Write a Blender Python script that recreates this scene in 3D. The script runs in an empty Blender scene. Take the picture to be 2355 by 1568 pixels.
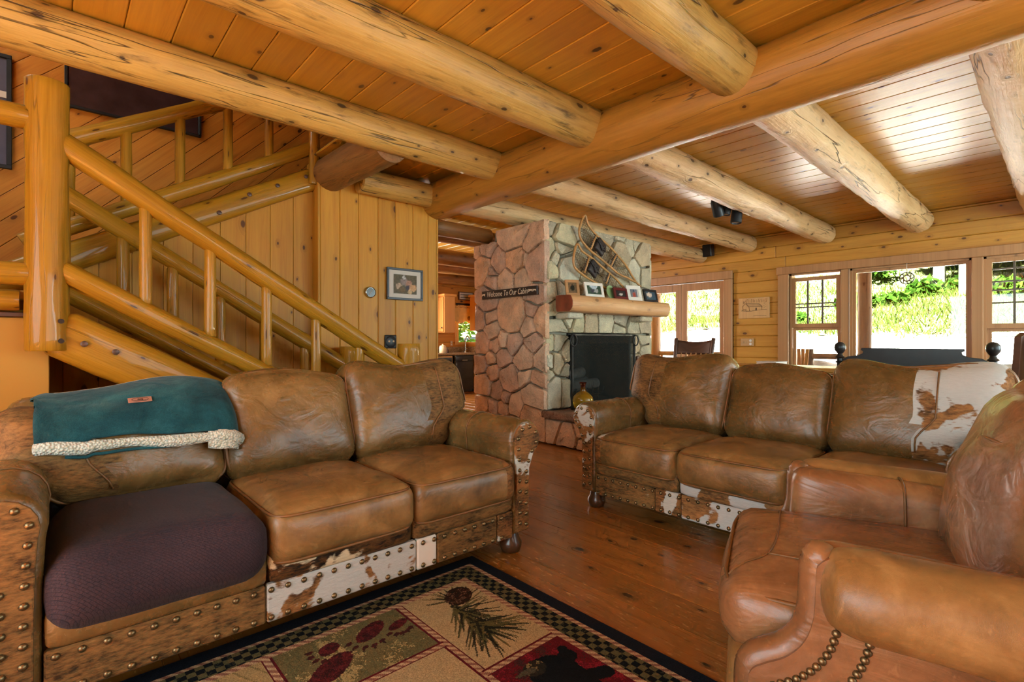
import bpy, bmesh, math, random
import numpy as np
from mathutils import Vector, Matrix, noise
random.seed(7)
SC = bpy.context.scene
COL = SC.collection
R = math.radians
# ---------------------------------------------------------------- camera, world, lights, exposure
cam = bpy.data.cameras.new('camera'); cam_o = bpy.data.objects.new('camera', cam); COL.objects.link(cam_o)
cam.sensor_width = 36.0; cam.lens = 36.0 * 1166.0 / 2355.0; cam.clip_start = 0.05
cam_o.location = (0, 0, 1.05)
cam_o.rotation_euler = (R(90), 0, R(47.85 - 90))
SC.camera = cam_o
vs = SC.view_settings
vs.view_transform = 'Standard'; vs.look = 'None'; vs.gamma = 1.0; vs.use_curve_mapping = False
vs.exposure = 0.28
w = bpy.data.worlds.new('sky'); SC.world = w; w.use_nodes = True
wn = w.node_tree; wn.nodes.clear()
bg = wn.nodes.new('ShaderNodeBackground'); wo = wn.nodes.new('ShaderNodeOutputWorld')
sky = wn.nodes.new('ShaderNodeTexSky'); sky.sky_type = 'HOSEK_WILKIE'
sky.sun_direction = (-0.50, 0.22, 0.84); sky.turbidity = 3.0; sky.ground_albedo = 0.4
bg.inputs[1].default_value = 1.7
wn.links.new(sky.outputs[0], bg.inputs[0]); wn.links.new(bg.outputs[0], wo.inputs[0])

def sun(rot, strength, col):
    l = bpy.data.lights.new('sun', 'SUN'); l.energy = strength; l.angle = R(1.5); l.color = col
    o = bpy.data.objects.new('sun', l); o.rotation_euler = rot; COL.objects.link(o); return o
def area(name, loc, target, sx, sy, power, col):
    l = bpy.data.lights.new(name, 'AREA'); l.shape = 'RECTANGLE'; l.size = sx; l.size_y = sy; l.energy = power; l.color = col
    o = bpy.data.objects.new(name, l); o.location = loc
    d = Vector(target) - Vector(loc); o.rotation_euler = d.to_track_quat('-Z', 'Y').to_euler(); COL.objects.link(o); return o
_s = Vector((0.50, -0.22, -0.84)).to_track_quat('-Z', 'Y').to_euler()
cy = SC.cycles
cy.sample_clamp_indirect = 60.0; cy.max_bounces = 7; cy.diffuse_bounces = 4; cy.glossy_bounces = 3; cy.transmission_bounces = 4; cy.transparent_max_bounces = 8
cy.caustics_reflective = False; cy.caustics_refractive = False; cy.use_adaptive_sampling = True; cy.adaptive_threshold = 0.06; cy.adaptive_min_samples = 14
sun(_s, 200.0, (1.0, 0.96, 0.88))
DAY = (0.76, 0.99, 1.02)
# daylight through windows of the two walls behind the camera, plus an added fill
area('daylight_front_window', (2.95, -2.52, 1.45), (2.6, 3, 1.30), 4.6, 1.7, 100, DAY)
area('added_far_fill', (6.6, -2.52, 1.45), (5.4, 3, 1.35), 1.9, 1.7, 125, DAY)  # added fill light to brighten the chimney front and the far zone
area('daylight_side_window', (-2.33, 0.6, 1.45), (4, 0.6, 1.30), 3.4, 1.7, 100, DAY)
# added area lights that brighten the upper stairwell and the kitchen
area('added_stairwell_fill', (-1.2, 4.55, 4.35), (0.9, 5.3, 2.4), 1.3, 1.1, 42, (0.95, 0.97, 0.9))  # added light, no window here; keeps the upper stairwell from going dark
area('added_kitchen_fill', (4.4, 8.75, 1.7), (4.5, 5.5, 1.3), 1.2, 1.2, 160, (1.0, 0.95, 0.86))  # added kitchen fill, set against solid wall away from the sink window

# ---------------------------------------------------------------- helpers
def lin(r, g, b):
    f = lambda c: (c / 255 / 12.92) if c / 255 <= 0.04045 else ((c / 255 + 0.055) / 1.055) ** 2.4
    return (f(r), f(g), f(b), 1.0)

class NT:
    def __init__(s, name):
        s.m = bpy.data.materials.new(name); s.m.use_nodes = True; s.t = s.m.node_tree; s.t.nodes.clear()
        s.out = s.t.nodes.new('ShaderNodeOutputMaterial')
    def n(s, typ, props=None, **inp):
        nd = s.t.nodes.new('ShaderNode' + typ)
        for k, v in (props or {}).items(): setattr(nd, k, v)
        for k, v in inp.items():
            key = int(k[1:]) if k[0] == 'i' and k[1:].isdigit() else k.replace('_', ' ')
            s.set(nd.inputs[key], v)
        return nd
    def set(s, sock, v):
        if isinstance(v, bpy.types.NodeSocket): s.t.links.new(v, sock)
        elif isinstance(v, bpy.types.Node): s.t.links.new(v.outputs[0], sock)
        else:
            try: sock.default_value = v
            except Exception: sock.default_value = (v, v, v)
    def math(s, op, a, b=0.0, c=0.0, clamp=False):
        nd = s.n('Math', {'operation': op, 'use_clamp': clamp}); s.set(nd.inputs[0], a); s.set(nd.inputs[1], b); s.set(nd.inputs[2], c); return nd.outputs[0]
    def vmath(s, op, a, b=(0, 0, 0)):
        nd = s.n('VectorMath', {'operation': op}); s.set(nd.inputs[0], a)
        if op == 'SCALE': s.set(nd.inputs['Scale'], b)
        else: s.set(nd.inputs[1], b)
        return nd.outputs[0]
    def noise(s, vec, scale=5.0, detail=3.0, rough=0.55, dist=0.0):
        nd = s.n('TexNoise', Vector=vec, Scale=scale, Detail=detail, Roughness=rough, Distortion=dist); return nd.outputs[0]
    def ramp(s, fac, *stops, interp='LINEAR'):
        nd = s.n('ValToRGB'); nd.color_ramp.interpolation = interp; el = nd.color_ramp.elements
        while len(el) > 1: el.remove(el[0])
        el[0].position = stops[0][0]; el[0].color = stops[0][1] if len(stops[0][1]) == 4 else (*stops[0][1], 1)
        for p, c in stops[1:]:
            e = el.new(p); e.color = c if len(c) == 4 else (*c, 1)
        s.set(nd.inputs[0], fac); return nd.outputs[0]
    def mr(s, v, a, b, c=0.0, d=1.0, smooth=False):
        nd = s.n('MapRange', {'interpolation_type': 'SMOOTHSTEP' if smooth else 'LINEAR'}); 
        s.set(nd.inputs[0], v); s.set(nd.inputs[1], a); s.set(nd.inputs[2], b); s.set(nd.inputs[3], c); s.set(nd.inputs[4], d); return nd.outputs[0]
    def mix(s, fac, a, b, blend='MIX'):
        nd = s.n('MixRGB', {'blend_type': blend}); s.set(nd.inputs[0], fac); s.set(nd.inputs[1], a); s.set(nd.inputs[2], b); return nd.outputs[0]
    def mapping(s, vec, scale=(1, 1, 1), loc=(0, 0, 0), rot=(0, 0, 0)):
        nd = s.n('Mapping', Vector=vec); nd.inputs['Scale'].default_value = scale; nd.inputs['Location'].default_value = loc; nd.inputs['Rotation'].default_value = rot; return nd.outputs[0]
    def obj(s, spread=41.0):
        tc = s.n('TexCoord').outputs['Object']; r = s.n('ObjectInfo').outputs['Random']
        off = s.n('CombineXYZ'); s.set(off.inputs[0], s.math('MULTIPLY', r, spread)); s.set(off.inputs[1], s.math('MULTIPLY', r, spread * 1.7)); s.set(off.inputs[2], s.math('MULTIPLY', r, spread * 0.6))
        return s.vmath('ADD', tc, off.outputs[0])
    def rnd(s): return s.n('ObjectInfo').outputs['Random']
    def bump(s, h, strength=0.3, dist=0.01, normal=None):
        nd = s.n('Bump'); nd.inputs['Strength'].default_value = strength; nd.inputs['Distance'].default_value = dist; s.set(nd.inputs['Height'], h)
        if normal is not None: s.set(nd.inputs['Normal'], normal)
        return nd.outputs[0]
    def bsdf(s, col, rough=0.5, normal=None, spec=0.5, coat=0.0, coat_rough=0.1, metal=0.0, sheen=0.0, **kw):
        p = s.n('BsdfPrincipled'); s.set(p.inputs['Base Color'], col); s.set(p.inputs['Roughness'], rough); p.inputs['Specular IOR Level'].default_value = spec
        p.inputs['Coat Weight'].default_value = coat; p.inputs['Coat Roughness'].default_value = coat_rough; p.inputs['Metallic'].default_value = metal; p.inputs['Sheen Weight'].default_value = sheen
        for k, v in kw.items(): s.set(p.inputs[k.replace('_', ' ')], v)
        if normal is not None: s.set(p.inputs['Normal'], normal)
        s.t.links.new(p.outputs[0], s.out.inputs[0]); return s.m

def plain(name, c, rough=0.5, metal=0.0, spec=0.5, coat=0.0, var=0.12, bump=0.0, bscale=60):
    t = NT(name); v = t.obj(); nz = t.noise(v, 9.0, 4)
    col = t.mix(t.mr(nz, 0.3, 0.7), tuple(x * (1 - var) for x in c[:3]) + (1,), tuple(min(1, x * (1 + var)) for x in c[:3]) + (1,))
    nrm = t.bump(t.noise(v, bscale, 4), bump, 0.004) if bump else None
    return t.bsdf(col, rough, nrm, spec, coat, metal=metal)

def wood(name, light, dark, knot=(70, 34, 14), rough=0.42, coat=0.0, knots=1.0, log=False, crack=0.0, vary=0.25, bump=0.15, gscale=1.0, blotch=0.0, spec=0.5, scratch=0.0, coat_rough=0.12):
    t = NT(name); base = t.obj()
    s = t.n('SeparateXYZ', Vector=base)
    if log:
        tc = t.n('TexCoord').outputs['Object']; q = t.n('SeparateXYZ', Vector=tc)
        ang = t.math('ARCTAN2', q.outputs[1], q.outputs[2]); ay = t.math('MULTIPLY', ang, 0.14)
        c2 = t.n('CombineXYZ'); t.set(c2.inputs[0], s.outputs[0]); t.set(c2.inputs[1], ay); t.set(c2.inputs[2], t.math('MULTIPLY', t.rnd(), 31.0)); flat = c2.outputs[0]
    else:
        c2 = t.n('CombineXYZ'); t.set(c2.inputs[0], s.outputs[0]); t.set(c2.inputs[1], s.outputs[1]); t.set(c2.inputs[2], t.math('MULTIPLY', t.rnd(), 31.0)); flat = c2.outputs[0]
    vor = t.n('TexVoronoi', {'voronoi_dimensions': '2D', 'feature': 'F1'}, Vector=t.mapping(flat, (3.4, 6.0, 1)), Scale=1.0, Randomness=1.0)
    kd = t.math('ADD', vor.outputs['Distance'], t.math('MULTIPLY', t.math('SUBTRACT', t.noise(flat, 30, 2), 0.5), 0.05))
    ksize = t.n('SeparateColor', Color=vor.outputs['Color'])
    gate = t.math('MULTIPLY', t.math('GREATER_THAN', ksize.outputs[0], 0.62), knots)
    rad = t.math('MULTIPLY_ADD', t.math('POWER', ksize.outputs[1], 2.0), 0.10, 0.045)
    kn = t.math('MULTIPLY', t.mr(kd, rad, t.math('MULTIPLY', rad, 0.6), 0, 1, True), gate)
    halo = t.math('MULTIPLY', t.mr(kd, t.math('MULTIPLY', rad, 3.0), rad, 0, 1, True), gate)
    warp = t.vmath('ADD', flat, t.vmath('MULTIPLY', t.n('CombineXYZ', Y=halo).outputs[0], (0, 0.06, 0)))
    g1 = t.noise(t.mapping(warp, (0.9 * gscale, 13 * gscale, 6)), 1.0, 5, 0.6, 0.9)
    g2 = t.noise(t.mapping(warp, (3 * gscale, 85 * gscale, 10)), 1.0, 3, 0.6, 0.3)
    g = t.math('MULTIPLY_ADD', g2, 0.4, t.math('MULTIPLY', g1, 0.75))
    L, D = lin(*light), lin(*dark)
    col = t.ramp(g, (0.33, D), (0.5, tuple(0.6 * L[i] + 0.4 * D[i] for i in range(3))), (0.68, L))
    br = t.math('MULTIPLY_ADD', t.rnd(), vary, 1.0 - vary * 0.55)
    col = t.mix(1.0, col, t.n('CombineColor', Red=br, Green=t.math('POWER', br, 1.12), Blue=t.math('POWER', br, 1.3)).outputs[0], 'MULTIPLY')
    if blotch:
        bl = t.noise(t.mapping(flat, (4, 22, 1)), 1.0, 5, 0.65)
        col = t.mix(t.math('MULTIPLY', t.mr(bl, 0.56, 0.72, 0, 1), blotch), col, tuple(c * 0.33 for c in D[:3]) + (1,))
        bl2 = t.noise(t.mapping(flat, (2, 3, 1), (7, 3, 0)), 1.0, 3, 0.6)
        col = t.mix(t.math('MULTIPLY', t.mr(bl2, 0.45, 0.7, 0, 1), blotch * 0.6), col, tuple(min(1, c * 1.25) for c in L[:3]) + (1,))
    col = t.mix(t.math('MULTIPLY', halo, 0.35), col, tuple(c * 0.55 for c in D[:3]) + (1,))
    col = t.mix(t.math('MULTIPLY', kn, 0.85), col, lin(*knot))
    h = t.math('SUBTRACT', g, t.math('MULTIPLY', kn, 0.15))
    if crack:
        cr = t.noise(t.mapping(flat, (0.55, 9, 1), (3, 0, 0)), 1.0, 3, 0.5)
        cm = t.mr(t.math('ABSOLUTE', t.math('SUBTRACT', cr, 0.5)), 0.0, 0.011, 1, 0, True)
        cm = t.math('MULTIPLY', cm, t.mr(t.noise(t.mapping(flat, (0.8, 3, 1), (0, 9, 0)), 1.0, 2), 0.45, 0.58, 0, 1))
        col = t.mix(t.math('MULTIPLY', cm, crack), col, lin(52, 28, 12)); h = t.math('SUBTRACT', h, t.math('MULTIPLY', cm, 1.5))
        h = t.math('MULTIPLY_ADD', t.noise(t.mapping(base, (7, 16, 16)), 1.0, 3), 0.9, h)
    if scratch:
        wv = t.n('TexCoord').outputs['Object']; wg = t.n('NewGeometry').outputs['Position']
        area_ = t.mr(t.noise(t.mapping(wg, (0.9, 0.45, 1), (2.1, 0.4, 0)), 1.0, 2), 0.44, 0.62, 0, 1)
        sc = t.noise(t.mapping(wg, (95, 16, 1)), 1.0, 2, 0.5); sc2 = t.noise(t.mapping(wg, (40, 40, 1), rot=(0, 0, 0.7)), 1.0, 2)
        sm = t.math('MULTIPLY', t.mr(sc, 0.60, 0.66, 0, 1), t.math('MULTIPLY', area_, t.mr(sc2, 0.42, 0.55, 0, 1)))
        col = t.mix(t.math('MULTIPLY', sm, scratch), col, lin(226, 176, 116))
    rr = t.math('MULTIPLY_ADD', g2, 0.2, rough - 0.1)
    return t.bsdf(col, rr, t.bump(h, bump, 0.012), spec, coat, coat_rough)

def leather(name, a, b, c, rough=0.4, wr=0.35, scale=1.0, bs=0.5):
    t = NT(name); v = t.obj()
    n1 = t.noise(v, 3.2 * scale, 5, 0.62, 0.6); n2 = t.noise(v, 17 * scale, 4, 0.65)
    col = t.ramp(t.math('MULTIPLY_ADD', n2, 0.18, t.math('MULTIPLY', n1, 0.86)), (0.30, lin(*c)), (0.54, lin(*b)), (0.76, lin(*a)))
    sc = t.noise(t.mapping(v, (9, 34, 20), rot=(0.4, 0.7, 0.5)), 1.0, 4, 0.7, 1.0)
    col = t.mix(t.math('MULTIPLY', t.mr(sc, 0.6, 0.8), 0.35), col, tuple(min(1, x * 1.5) for x in lin(*a)[:3]) + (1,))
    vor = t.n('TexVoronoi', {'feature': 'DISTANCE_TO_EDGE'}, Vector=v, Scale=420.0)
    w1 = t.noise(t.mapping(v, (2.2, 1.0, 3.0), rot=(0.2, 0.5, 0.9)), 3.0, 3, 0.5, 1.6)
    h = t.math('MULTIPLY_ADD', t.mr(vor.outputs[0], 0, 0.12), 0.004, t.math('MULTIPLY', w1, wr))
    h = t.math('MULTIPLY_ADD', t.noise(v, 22, 5, 0.6), 0.035, h)
    rr = t.math('MULTIPLY_ADD', n2, 0.06, rough - 0.03)
    return t.bsdf(col, rr, t.bump(h, bs, 0.045), 0.6)

def hide(name, white, off, brown, dark, thr, fscale=4.0):
    """hair-on cowhide: brown brindle with white patches where the noise passes the threshold"""
    t = NT(name); v = t.obj(7.0); v = t.vmath('ADD', v, off)
    hair = t.noise(t.mapping(v, (34, 150, 110), rot=(0.1, 0.2, 0.5)), 1.0, 3, 0.65)
    b = t.noise(t.mapping(v, (5, 12, 9), rot=(0.2, 0.1, 0.6)), 1.0, 5, 0.7, 0.5)
    br = t.ramp(t.math('MULTIPLY_ADD', hair, 0.45, t.math('MULTIPLY', b, 0.6)), (0.40, lin(*dark)), (0.52, lin(*brown)), (0.64, tuple(min(1, x * 1.55) for x in lin(*brown)[:3]) + (1,)))
    patch = t.math('MULTIPLY_ADD', hair, 0.10, t.noise(v, fscale, 3, 0.55, 0.4))
    m = t.mr(patch, thr, thr + 0.03)
    wc = t.mix(hair, tuple(x * 0.8 for x in lin(*white)[:3]) + (1,), lin(*white))
    return t.bsdf(t.mix(m, br, wc), 0.62, t.bump(hair, 0.5, 0.006), 0.2, sheen=0.02)

def stone(name, cols, speck=0.5):
    t = NT(name); v = t.obj(); r = t.rnd()
    k = len(cols)
    base = t.ramp(r, *[(i / k, lin(*c)) for i, c in enumerate(cols)], interp='CONSTANT')
    n1 = t.noise(v, 5, 5, 0.65); n2 = t.noise(v, 75, 4, 0.75)
    col = t.mix(t.mr(n1, 0.35, 0.7), tuple([0.74] * 3) + (1,), (1.22, 1.2, 1.16, 1)); col = t.mix(1.0, base, col, 'MULTIPLY')
    col = t.mix(t.math('MULTIPLY', t.mr(n2, 0.52, 0.68), speck), col, lin(232, 205, 180))
    col = t.mix(t.math('MULTIPLY', t.mr(n2, 0.42, 0.30), speck), col, lin(84, 66, 58))
    h = t.math('MULTIPLY_ADD', t.noise(v, 48, 4, 0.7), 0.6, t.noise(v, 13, 5, 0.65))
    return t.bsdf(col, 0.85, t.bump(h, 1.0, 0.035), 0.3)

# ---- mesh builders (all return mesh data) ----
def mesh(name, V, F, smooth=False, auto=None):
    me = bpy.data.meshes.new(name); me.from_pydata([tuple(v) for v in V], [], [tuple(f) for f in F]); me.update()
    if smooth: me.polygons.foreach_set('use_smooth', [True] * len(me.polygons))
    if auto is not None and smooth:
        try: me.set_sharp_from_angle(angle=R(auto))
        except Exception: pass
    return me
def from_bm(name, bm, smooth=False, auto=None):
    bmesh.ops.recalc_face_normals(bm, faces=bm.faces[:])
    me = bpy.data.meshes.new(name); bm.to_mesh(me); bm.free()
    if smooth:
        me.polygons.foreach_set('use_smooth', [True] * len(me.polygons))
        if auto is not None: me.set_sharp_from_angle(angle=R(auto))
    return me
def ob(name, me, mat, parent=None, loc=(0, 0, 0), rot=(0, 0, 0), **props):
    o = bpy.data.objects.new(name, me); COL.objects.link(o); o.location = loc; o.rotation_euler = rot
    if parent is not None: o.parent = parent
    mats = mat if isinstance(mat, (list, tuple)) else [mat]
    if me is not None and len(me.materials) == 0:
        for m in mats: me.materials.append(m)
    for k, v in props.items(): o[k] = v
    return o
def thing(name, label, cat, loc=(0, 0, 0), rz=0.0, group=None, kind=None):
    o = bpy.data.objects.new(name, None); COL.objects.link(o); o.location = loc; o.rotation_euler = (0, 0, rz); o.empty_display_size = 0.1
    o['label'] = label; o['category'] = cat
    if group: o['group'] = group
    if kind: o['kind'] = kind
    return o
def tag(o, label, cat, group=None, kind=None):
    o['label'] = label; o['category'] = cat
    if group: o['group'] = group
    if kind: o['kind'] = kind
    return o
def struct(name, label, me=None, mat=None, loc=(0, 0, 0), rot=(0, 0, 0), cat=None):
    o = ob(name, me, mat, None, loc, rot); o['kind'] = 'structure'; o['label'] = label; o['category'] = cat or name.split('_')[0]; return o
def add_box(bm, c, s, M=None):
    r = bmesh.ops.create_cube(bm, size=1.0); vs_ = r['verts']
    for v in vs_:
        v.co = Vector((v.co.x * s[0] + c[0], v.co.y * s[1] + c[1], v.co.z * s[2] + c[2]))
        if M: v.co = M @ v.co
    return vs_
_bc = {}
def boxm(s, bev=0.0, c=(0, 0, 0), seg=1):
    key = (tuple(round(x, 4) for x in s), bev, tuple(c), seg)
    bm = bmesh.new(); add_box(bm, c, s)
    if bev: bmesh.ops.bevel(bm, geom=bm.edges[:], offset=bev, segments=seg, affect='EDGES', profile=0.6)
    return from_bm('box', bm, seg > 1, 40)
def boxes(lst, bev=0.0):
    bm = bmesh.new()
    for c, s in lst:
        b2 = bmesh.new(); add_box(b2, c, s)
        if bev: bmesh.ops.bevel(b2, geom=b2.edges[:], offset=bev, segments=1, affect='EDGES')
        tm = bpy.data.meshes.new('t'); b2.to_mesh(tm); b2.free(); bm.from_mesh(tm); bpy.data.meshes.remove(tm)
    return from_bm('boxes', bm)
def logm(L, r, seed=0, n=20, seg=None, wob=0.05, taper=0.0, bend=0.0, flatx=None, cap=0.012, facet=0.0, hf=0.35, ce=0.86):
    """log along +X from 0 to L"""
    seg = seg or max(6, int(L / 0.12)); V, F = [], []
    xs = [0.0, cap] + [cap + (L - 2 * cap) * i / seg for i in range(1, seg)] + [L - cap, L]
    off = Vector((seed * 13.7, seed * 5.1, seed * 3.3))
    for k, x in enumerate(xs):
        e = ce if k in (0, len(xs) - 1) else 1.0
        rr = r * (1 - taper * x / L); by = bend * math.sin(math.pi * x / L)
        for j in range(n):
            a = 2 * math.pi * j / n; d = Vector((x * 1.3, math.cos(a) * 0.8, math.sin(a) * 0.8)) + off
            f = 1 + wob * noise.noise(d) + wob * hf * noise.noise(d * 4.0)
            if facet: f -= facet * abs(noise.noise(Vector((x * 6, a * 2.2, seed * 3.0))))
            V.append((x, rr * f * e * math.sin(a), rr * f * e * math.cos(a) + by))
    m = len(xs)
    for k in range(m - 1):
        for j in range(n):
            a, b = k * n + j, k * n + (j + 1) % n
            F.append((a, b, b + n, a + n))
    F.append(tuple(range(n))); F.append(tuple(reversed(range((m - 1) * n, m * n))))
    return mesh('log', V, [f[::-1] for f in F], True, 50)
def orient(o, a, b):
    a, b = Vector(a), Vector(b); o.location = a; o.rotation_euler = (b - a).to_track_quat('X', 'Z').to_euler(); return o
def logab(name, a, b, r, mat, parent=None, **kw):
    o = ob(name, logm((Vector(b) - Vector(a)).length, r, **kw), mat, parent); return orient(o, a, b)
def catmull(pts, n=8, closed=False):
    P = [Vector(p) for p in pts]; out = []; m = len(P); rng = range(m) if closed else range(m - 1)
    for i in rng:
        p0 = P[(i - 1) % m] if closed or i > 0 else P[0]; p1 = P[i]; p2 = P[(i + 1) % m]; p3 = P[(i + 2) % m] if closed or i + 2 < m else P[-1]
        for k in range(n):
            t = k / n; out.append(0.5 * ((2 * p1) + (p2 - p0) * t + (2 * p0 - 5 * p1 + 4 * p2 - p3) * t * t + (3 * p1 - p0 - 3 * p2 + p3) * t ** 3))
    if not closed: out.append(P[-1])
    return out
def tubem(pts, r, closed=False, n=6):
    P = [Vector(p) for p in pts]; m = len(P); V, F = [], []; up = Vector((0.13, 0.31, 0.94)).normalized()
    for i, p in enumerate(P):
        t = (P[(i + 1) % m] - P[i - 1]) if closed else (P[min(i + 1, m - 1)] - P[max(i - 1, 0)])
        if t.length < 1e-9: t = Vector((1, 0, 0))
        t.normalize(); sd = t.cross(up)
        if sd.length < 0.05: sd = t.cross(Vector((1, 0, 0)))
        sd.normalize(); u2 = sd.cross(t); rr = r[i] if isinstance(r, (list, tuple)) else r
        for j in range(n):
            a = 2 * math.pi * j / n; V.append(p + sd * (rr * math.cos(a)) + u2 * (rr * math.sin(a)))
    for i in range(m if closed else m - 1):
        for j in range(n):
            a, b = i * n + j, i * n + (j + 1) % n; c, d = ((i + 1) % m) * n + (j + 1) % n, ((i + 1) % m) * n + j
            F.append((a, b, c, d))
    if not closed: F.append(tuple(reversed(range(n)))); F.append(tuple(range((m - 1) * n, m * n)))
    return V, F
def tube(name, pts, r, mat, parent=None, closed=False, n=6, **kw):
    V, F = tubem(pts, r, closed, n); return ob(name, mesh(name, V, F, True), mat, parent, **kw)
def tubes(lst, n=5):
    V, F = [], []
    for pts, r in lst:
        v, f = tubem(pts, r, False, n); o = len(V); V += v; F += [tuple(i + o for i in q) for q in f]
    return mesh('tubes', V, F, True)
def lathem(prof, n=24, ang=2 * math.pi):
    V, F = [], []
    for (r, z) in prof:
        for j in range(n): a = 2 * math.pi * j / n; V.append((r * math.cos(a), r * math.sin(a), z))
    for i in range(len(prof) - 1):
        for j in range(n): a, b = i * n + j, i * n + (j + 1) % n; F.append((a, b, b + n, a + n))
    F.append(tuple(reversed(range(n)))); F.append(tuple(range((len(prof) - 1) * n, len(prof) * n)))
    return mesh('lathe', V, F, True, 45)
def rbox(a, b, c, r, n=(14, 14, 8), crown=(0, 0, 0), fn=None, seed=0, lump=0.0):
    """rounded soft box, half sizes a b c, rounding r; crown bulges the faces; fn deforms"""
    bm = bmesh.new(); V = {}; F = []; Vs = []
    def vid(i, j, k):
        key = (i, j, k)
        if key not in V:
            p = Vector((-1 + 2 * i / n[0], -1 + 2 * j / n[1], -1 + 2 * k / n[2])); sz = (a, b, c)
            # denser sampling near the edges
            p = Vector([math.copysign(1 - (1 - abs(x)) ** 1.35, x) for x in p])
            q = Vector([p[t] * sz[t] for t in range(3)])
            inn = Vector([max(-(sz[t] - r), min(sz[t] - r, q[t])) for t in range(3)]); d = q - inn
            if d.length > 1e-9:
                mx = max(abs(d[t]) for t in range(3)); q = inn + d.normalized() * (mx if mx < r else r)
            u = p
            q.x += crown[0] * math.copysign(1, u.x) * (abs(u.x) > 0.999) * (1 - u.y ** 2) * (1 - u.z ** 2)
            bx = crown[0] * u.x * (1 - u.y ** 2) * (1 - u.z ** 2) * (abs(u.x) <= 0.999)
            by = crown[1] * u.y * (1 - u.x ** 2) * (1 - u.z ** 2); bz = crown[2] * u.z * (1 - u.x ** 4) * (1 - u.y ** 4)
            q += Vector((bx, by, bz))
            if lump: q += Vector((noise.noise(q * 5 + Vector((seed, 0, 0))), noise.noise(q * 5 + Vector((0, seed + 7, 0))), noise.noise(q * 5 + Vector((0, 3, seed))))) * lump
            if fn: q = Vector(fn(q))
            V[key] = len(Vs); Vs.append(q)
        return V[key]
    X, Y, Z = n
    for i in range(X):
        for j in range(Y):
            F.append((vid(i, j, 0), vid(i, j + 1, 0), vid(i + 1, j + 1, 0), vid(i + 1, j, 0))); F.append((vid(i, j, Z), vid(i + 1, j, Z), vid(i + 1, j + 1, Z), vid(i, j + 1, Z)))
    for i in range(X):
        for k in range(Z):
            F.append((vid(i, 0, k), vid(i + 1, 0, k), vid(i + 1, 0, k + 1), vid(i, 0, k + 1))); F.append((vid(i, Y, k), vid(i, Y, k + 1), vid(i + 1, Y, k + 1), vid(i + 1, Y, k)))
    for j in range(Y):
        for k in range(Z):
            F.append((vid(0, j, k), vid(0, j, k + 1), vid(0, j + 1, k + 1), vid(0, j + 1, k))); F.append((vid(X, j, k), vid(X, j + 1, k), vid(X, j + 1, k + 1), vid(X, j, k + 1)))
    bm.free()
    return mesh('soft', Vs, F, True)
def surf_path(me, loc, pts, off=0.0015, dirv=(0, 0, -1)):
    """drop points on a mesh (placed at loc, unrotated) along dirv"""
    from mathutils.bvhtree import BVHTree
    bv = BVHTree.FromPolygons([v.co for v in me.vertices], [tuple(p.vertices) for p in me.polygons]); d = Vector(dirv).normalized(); out = []
    for p in pts:
        q = Vector(p) - Vector(loc); h = bv.ray_cast(q - d * 0.8, d)
        if h[0] is not None: out.append(h[0] - d * off + Vector(loc))
    return out
def prism(poly, d, axis='y', bev=0.0, smooth=False):
    """2D polygon extruded by d: axis y -> poly in xz, extruded +y; axis z -> poly in xy; axis x -> poly in yz"""
    bm = bmesh.new()
    def P(u, v, h): return {'y': (u, h, v), 'z': (u, v, h), 'x': (h, u, v)}[axis]
    a = [bm.verts.new(P(u, v, 0)) for u, v in poly]; b = [bm.verts.new(P(u, v, d)) for u, v in poly]; n = len(poly)
    bm.faces.new(a); bm.faces.new(b[::-1])
    for i in range(n): bm.faces.new((a[i], a[(i + 1) % n], b[(i + 1) % n], b[i]))
    bmesh.ops.recalc_face_normals(bm, faces=bm.faces[:])
    if bev: bmesh.ops.bevel(bm, geom=[e for e in bm.edges if e.calc_face_angle(0) > 0.6], offset=bev, segments=2, affect='EDGES', profile=0.6)
    return from_bm('prism', bm, smooth, 35)
def grid(name, nu, nv, fn, mat, parent=None, thick=0.0):
    V = [fn(i / nu, j / nv) for j in range(nv + 1) for i in range(nu + 1)]
    F = [(j * (nu + 1) + i, j * (nu + 1) + i + 1, (j + 1) * (nu + 1) + i + 1, (j + 1) * (nu + 1) + i) for j in range(nv) for i in range(nu)]
    o = ob(name, mesh(name, V, F, True), mat, parent)
    if thick:
        md = o.modifiers.new('thick', 'SOLIDIFY'); md.thickness = thick; md.offset = 0
    return o
# ---------------------------------------------------------------- materials
M = {}
M['ceil'] = wood('ceiling_pine', (202, 152, 50), (172, 118, 32), rough=0.38, knots=1.0, vary=0.22, coat=0.5, coat_rough=0.33)
M['wall'] = wood('wall_pine', (200, 142, 46), (176, 110, 28), knot=(74, 36, 14), rough=0.5, vary=0.2, coat=0.03, spec=0.3)
M['siding'] = wood('siding_pine', (202, 146, 58), (174, 112, 38), knot=(80, 38, 16), rough=0.4, vary=0.16, coat=0.1)
M['diag'] = wood('stairwell_pine', (206, 136, 50), (176, 100, 30), knot=(70, 30, 14), rough=0.45, vary=0.22, coat=0.05, spec=0.3)
M['trim'] = wood('trim_pine', (188, 140, 92), (156, 106, 64), rough=0.42, knots=0.5, vary=0.1)
M['floor'] = wood('floor_pine', (158, 98, 38), (108, 60, 20), knot=(40, 18, 10), rough=0.3, coat=0.25, vary=0.22, bump=0.08, gscale=0.8, scratch=0.75)
M['joist'] = wood('joist_log', (200, 160, 82), (152, 110, 42), knot=(66, 42, 26), rough=0.5, log=True, crack=0.9, vary=0.12, bump=0.5, blotch=0.85)
M['joist_pale'] = wood('joist_log_pale', (222, 184, 130), (186, 136, 82), knot=(70, 48, 32), rough=0.5, log=True, crack=0.8, vary=0.1, bump=0.75, blotch=0.6)
M['beam'] = wood('beam_log', (176, 124, 46), (138, 90, 28), rough=0.46, log=True, crack=0.7, vary=0.08, bump=0.25, blotch=0.2)
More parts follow.
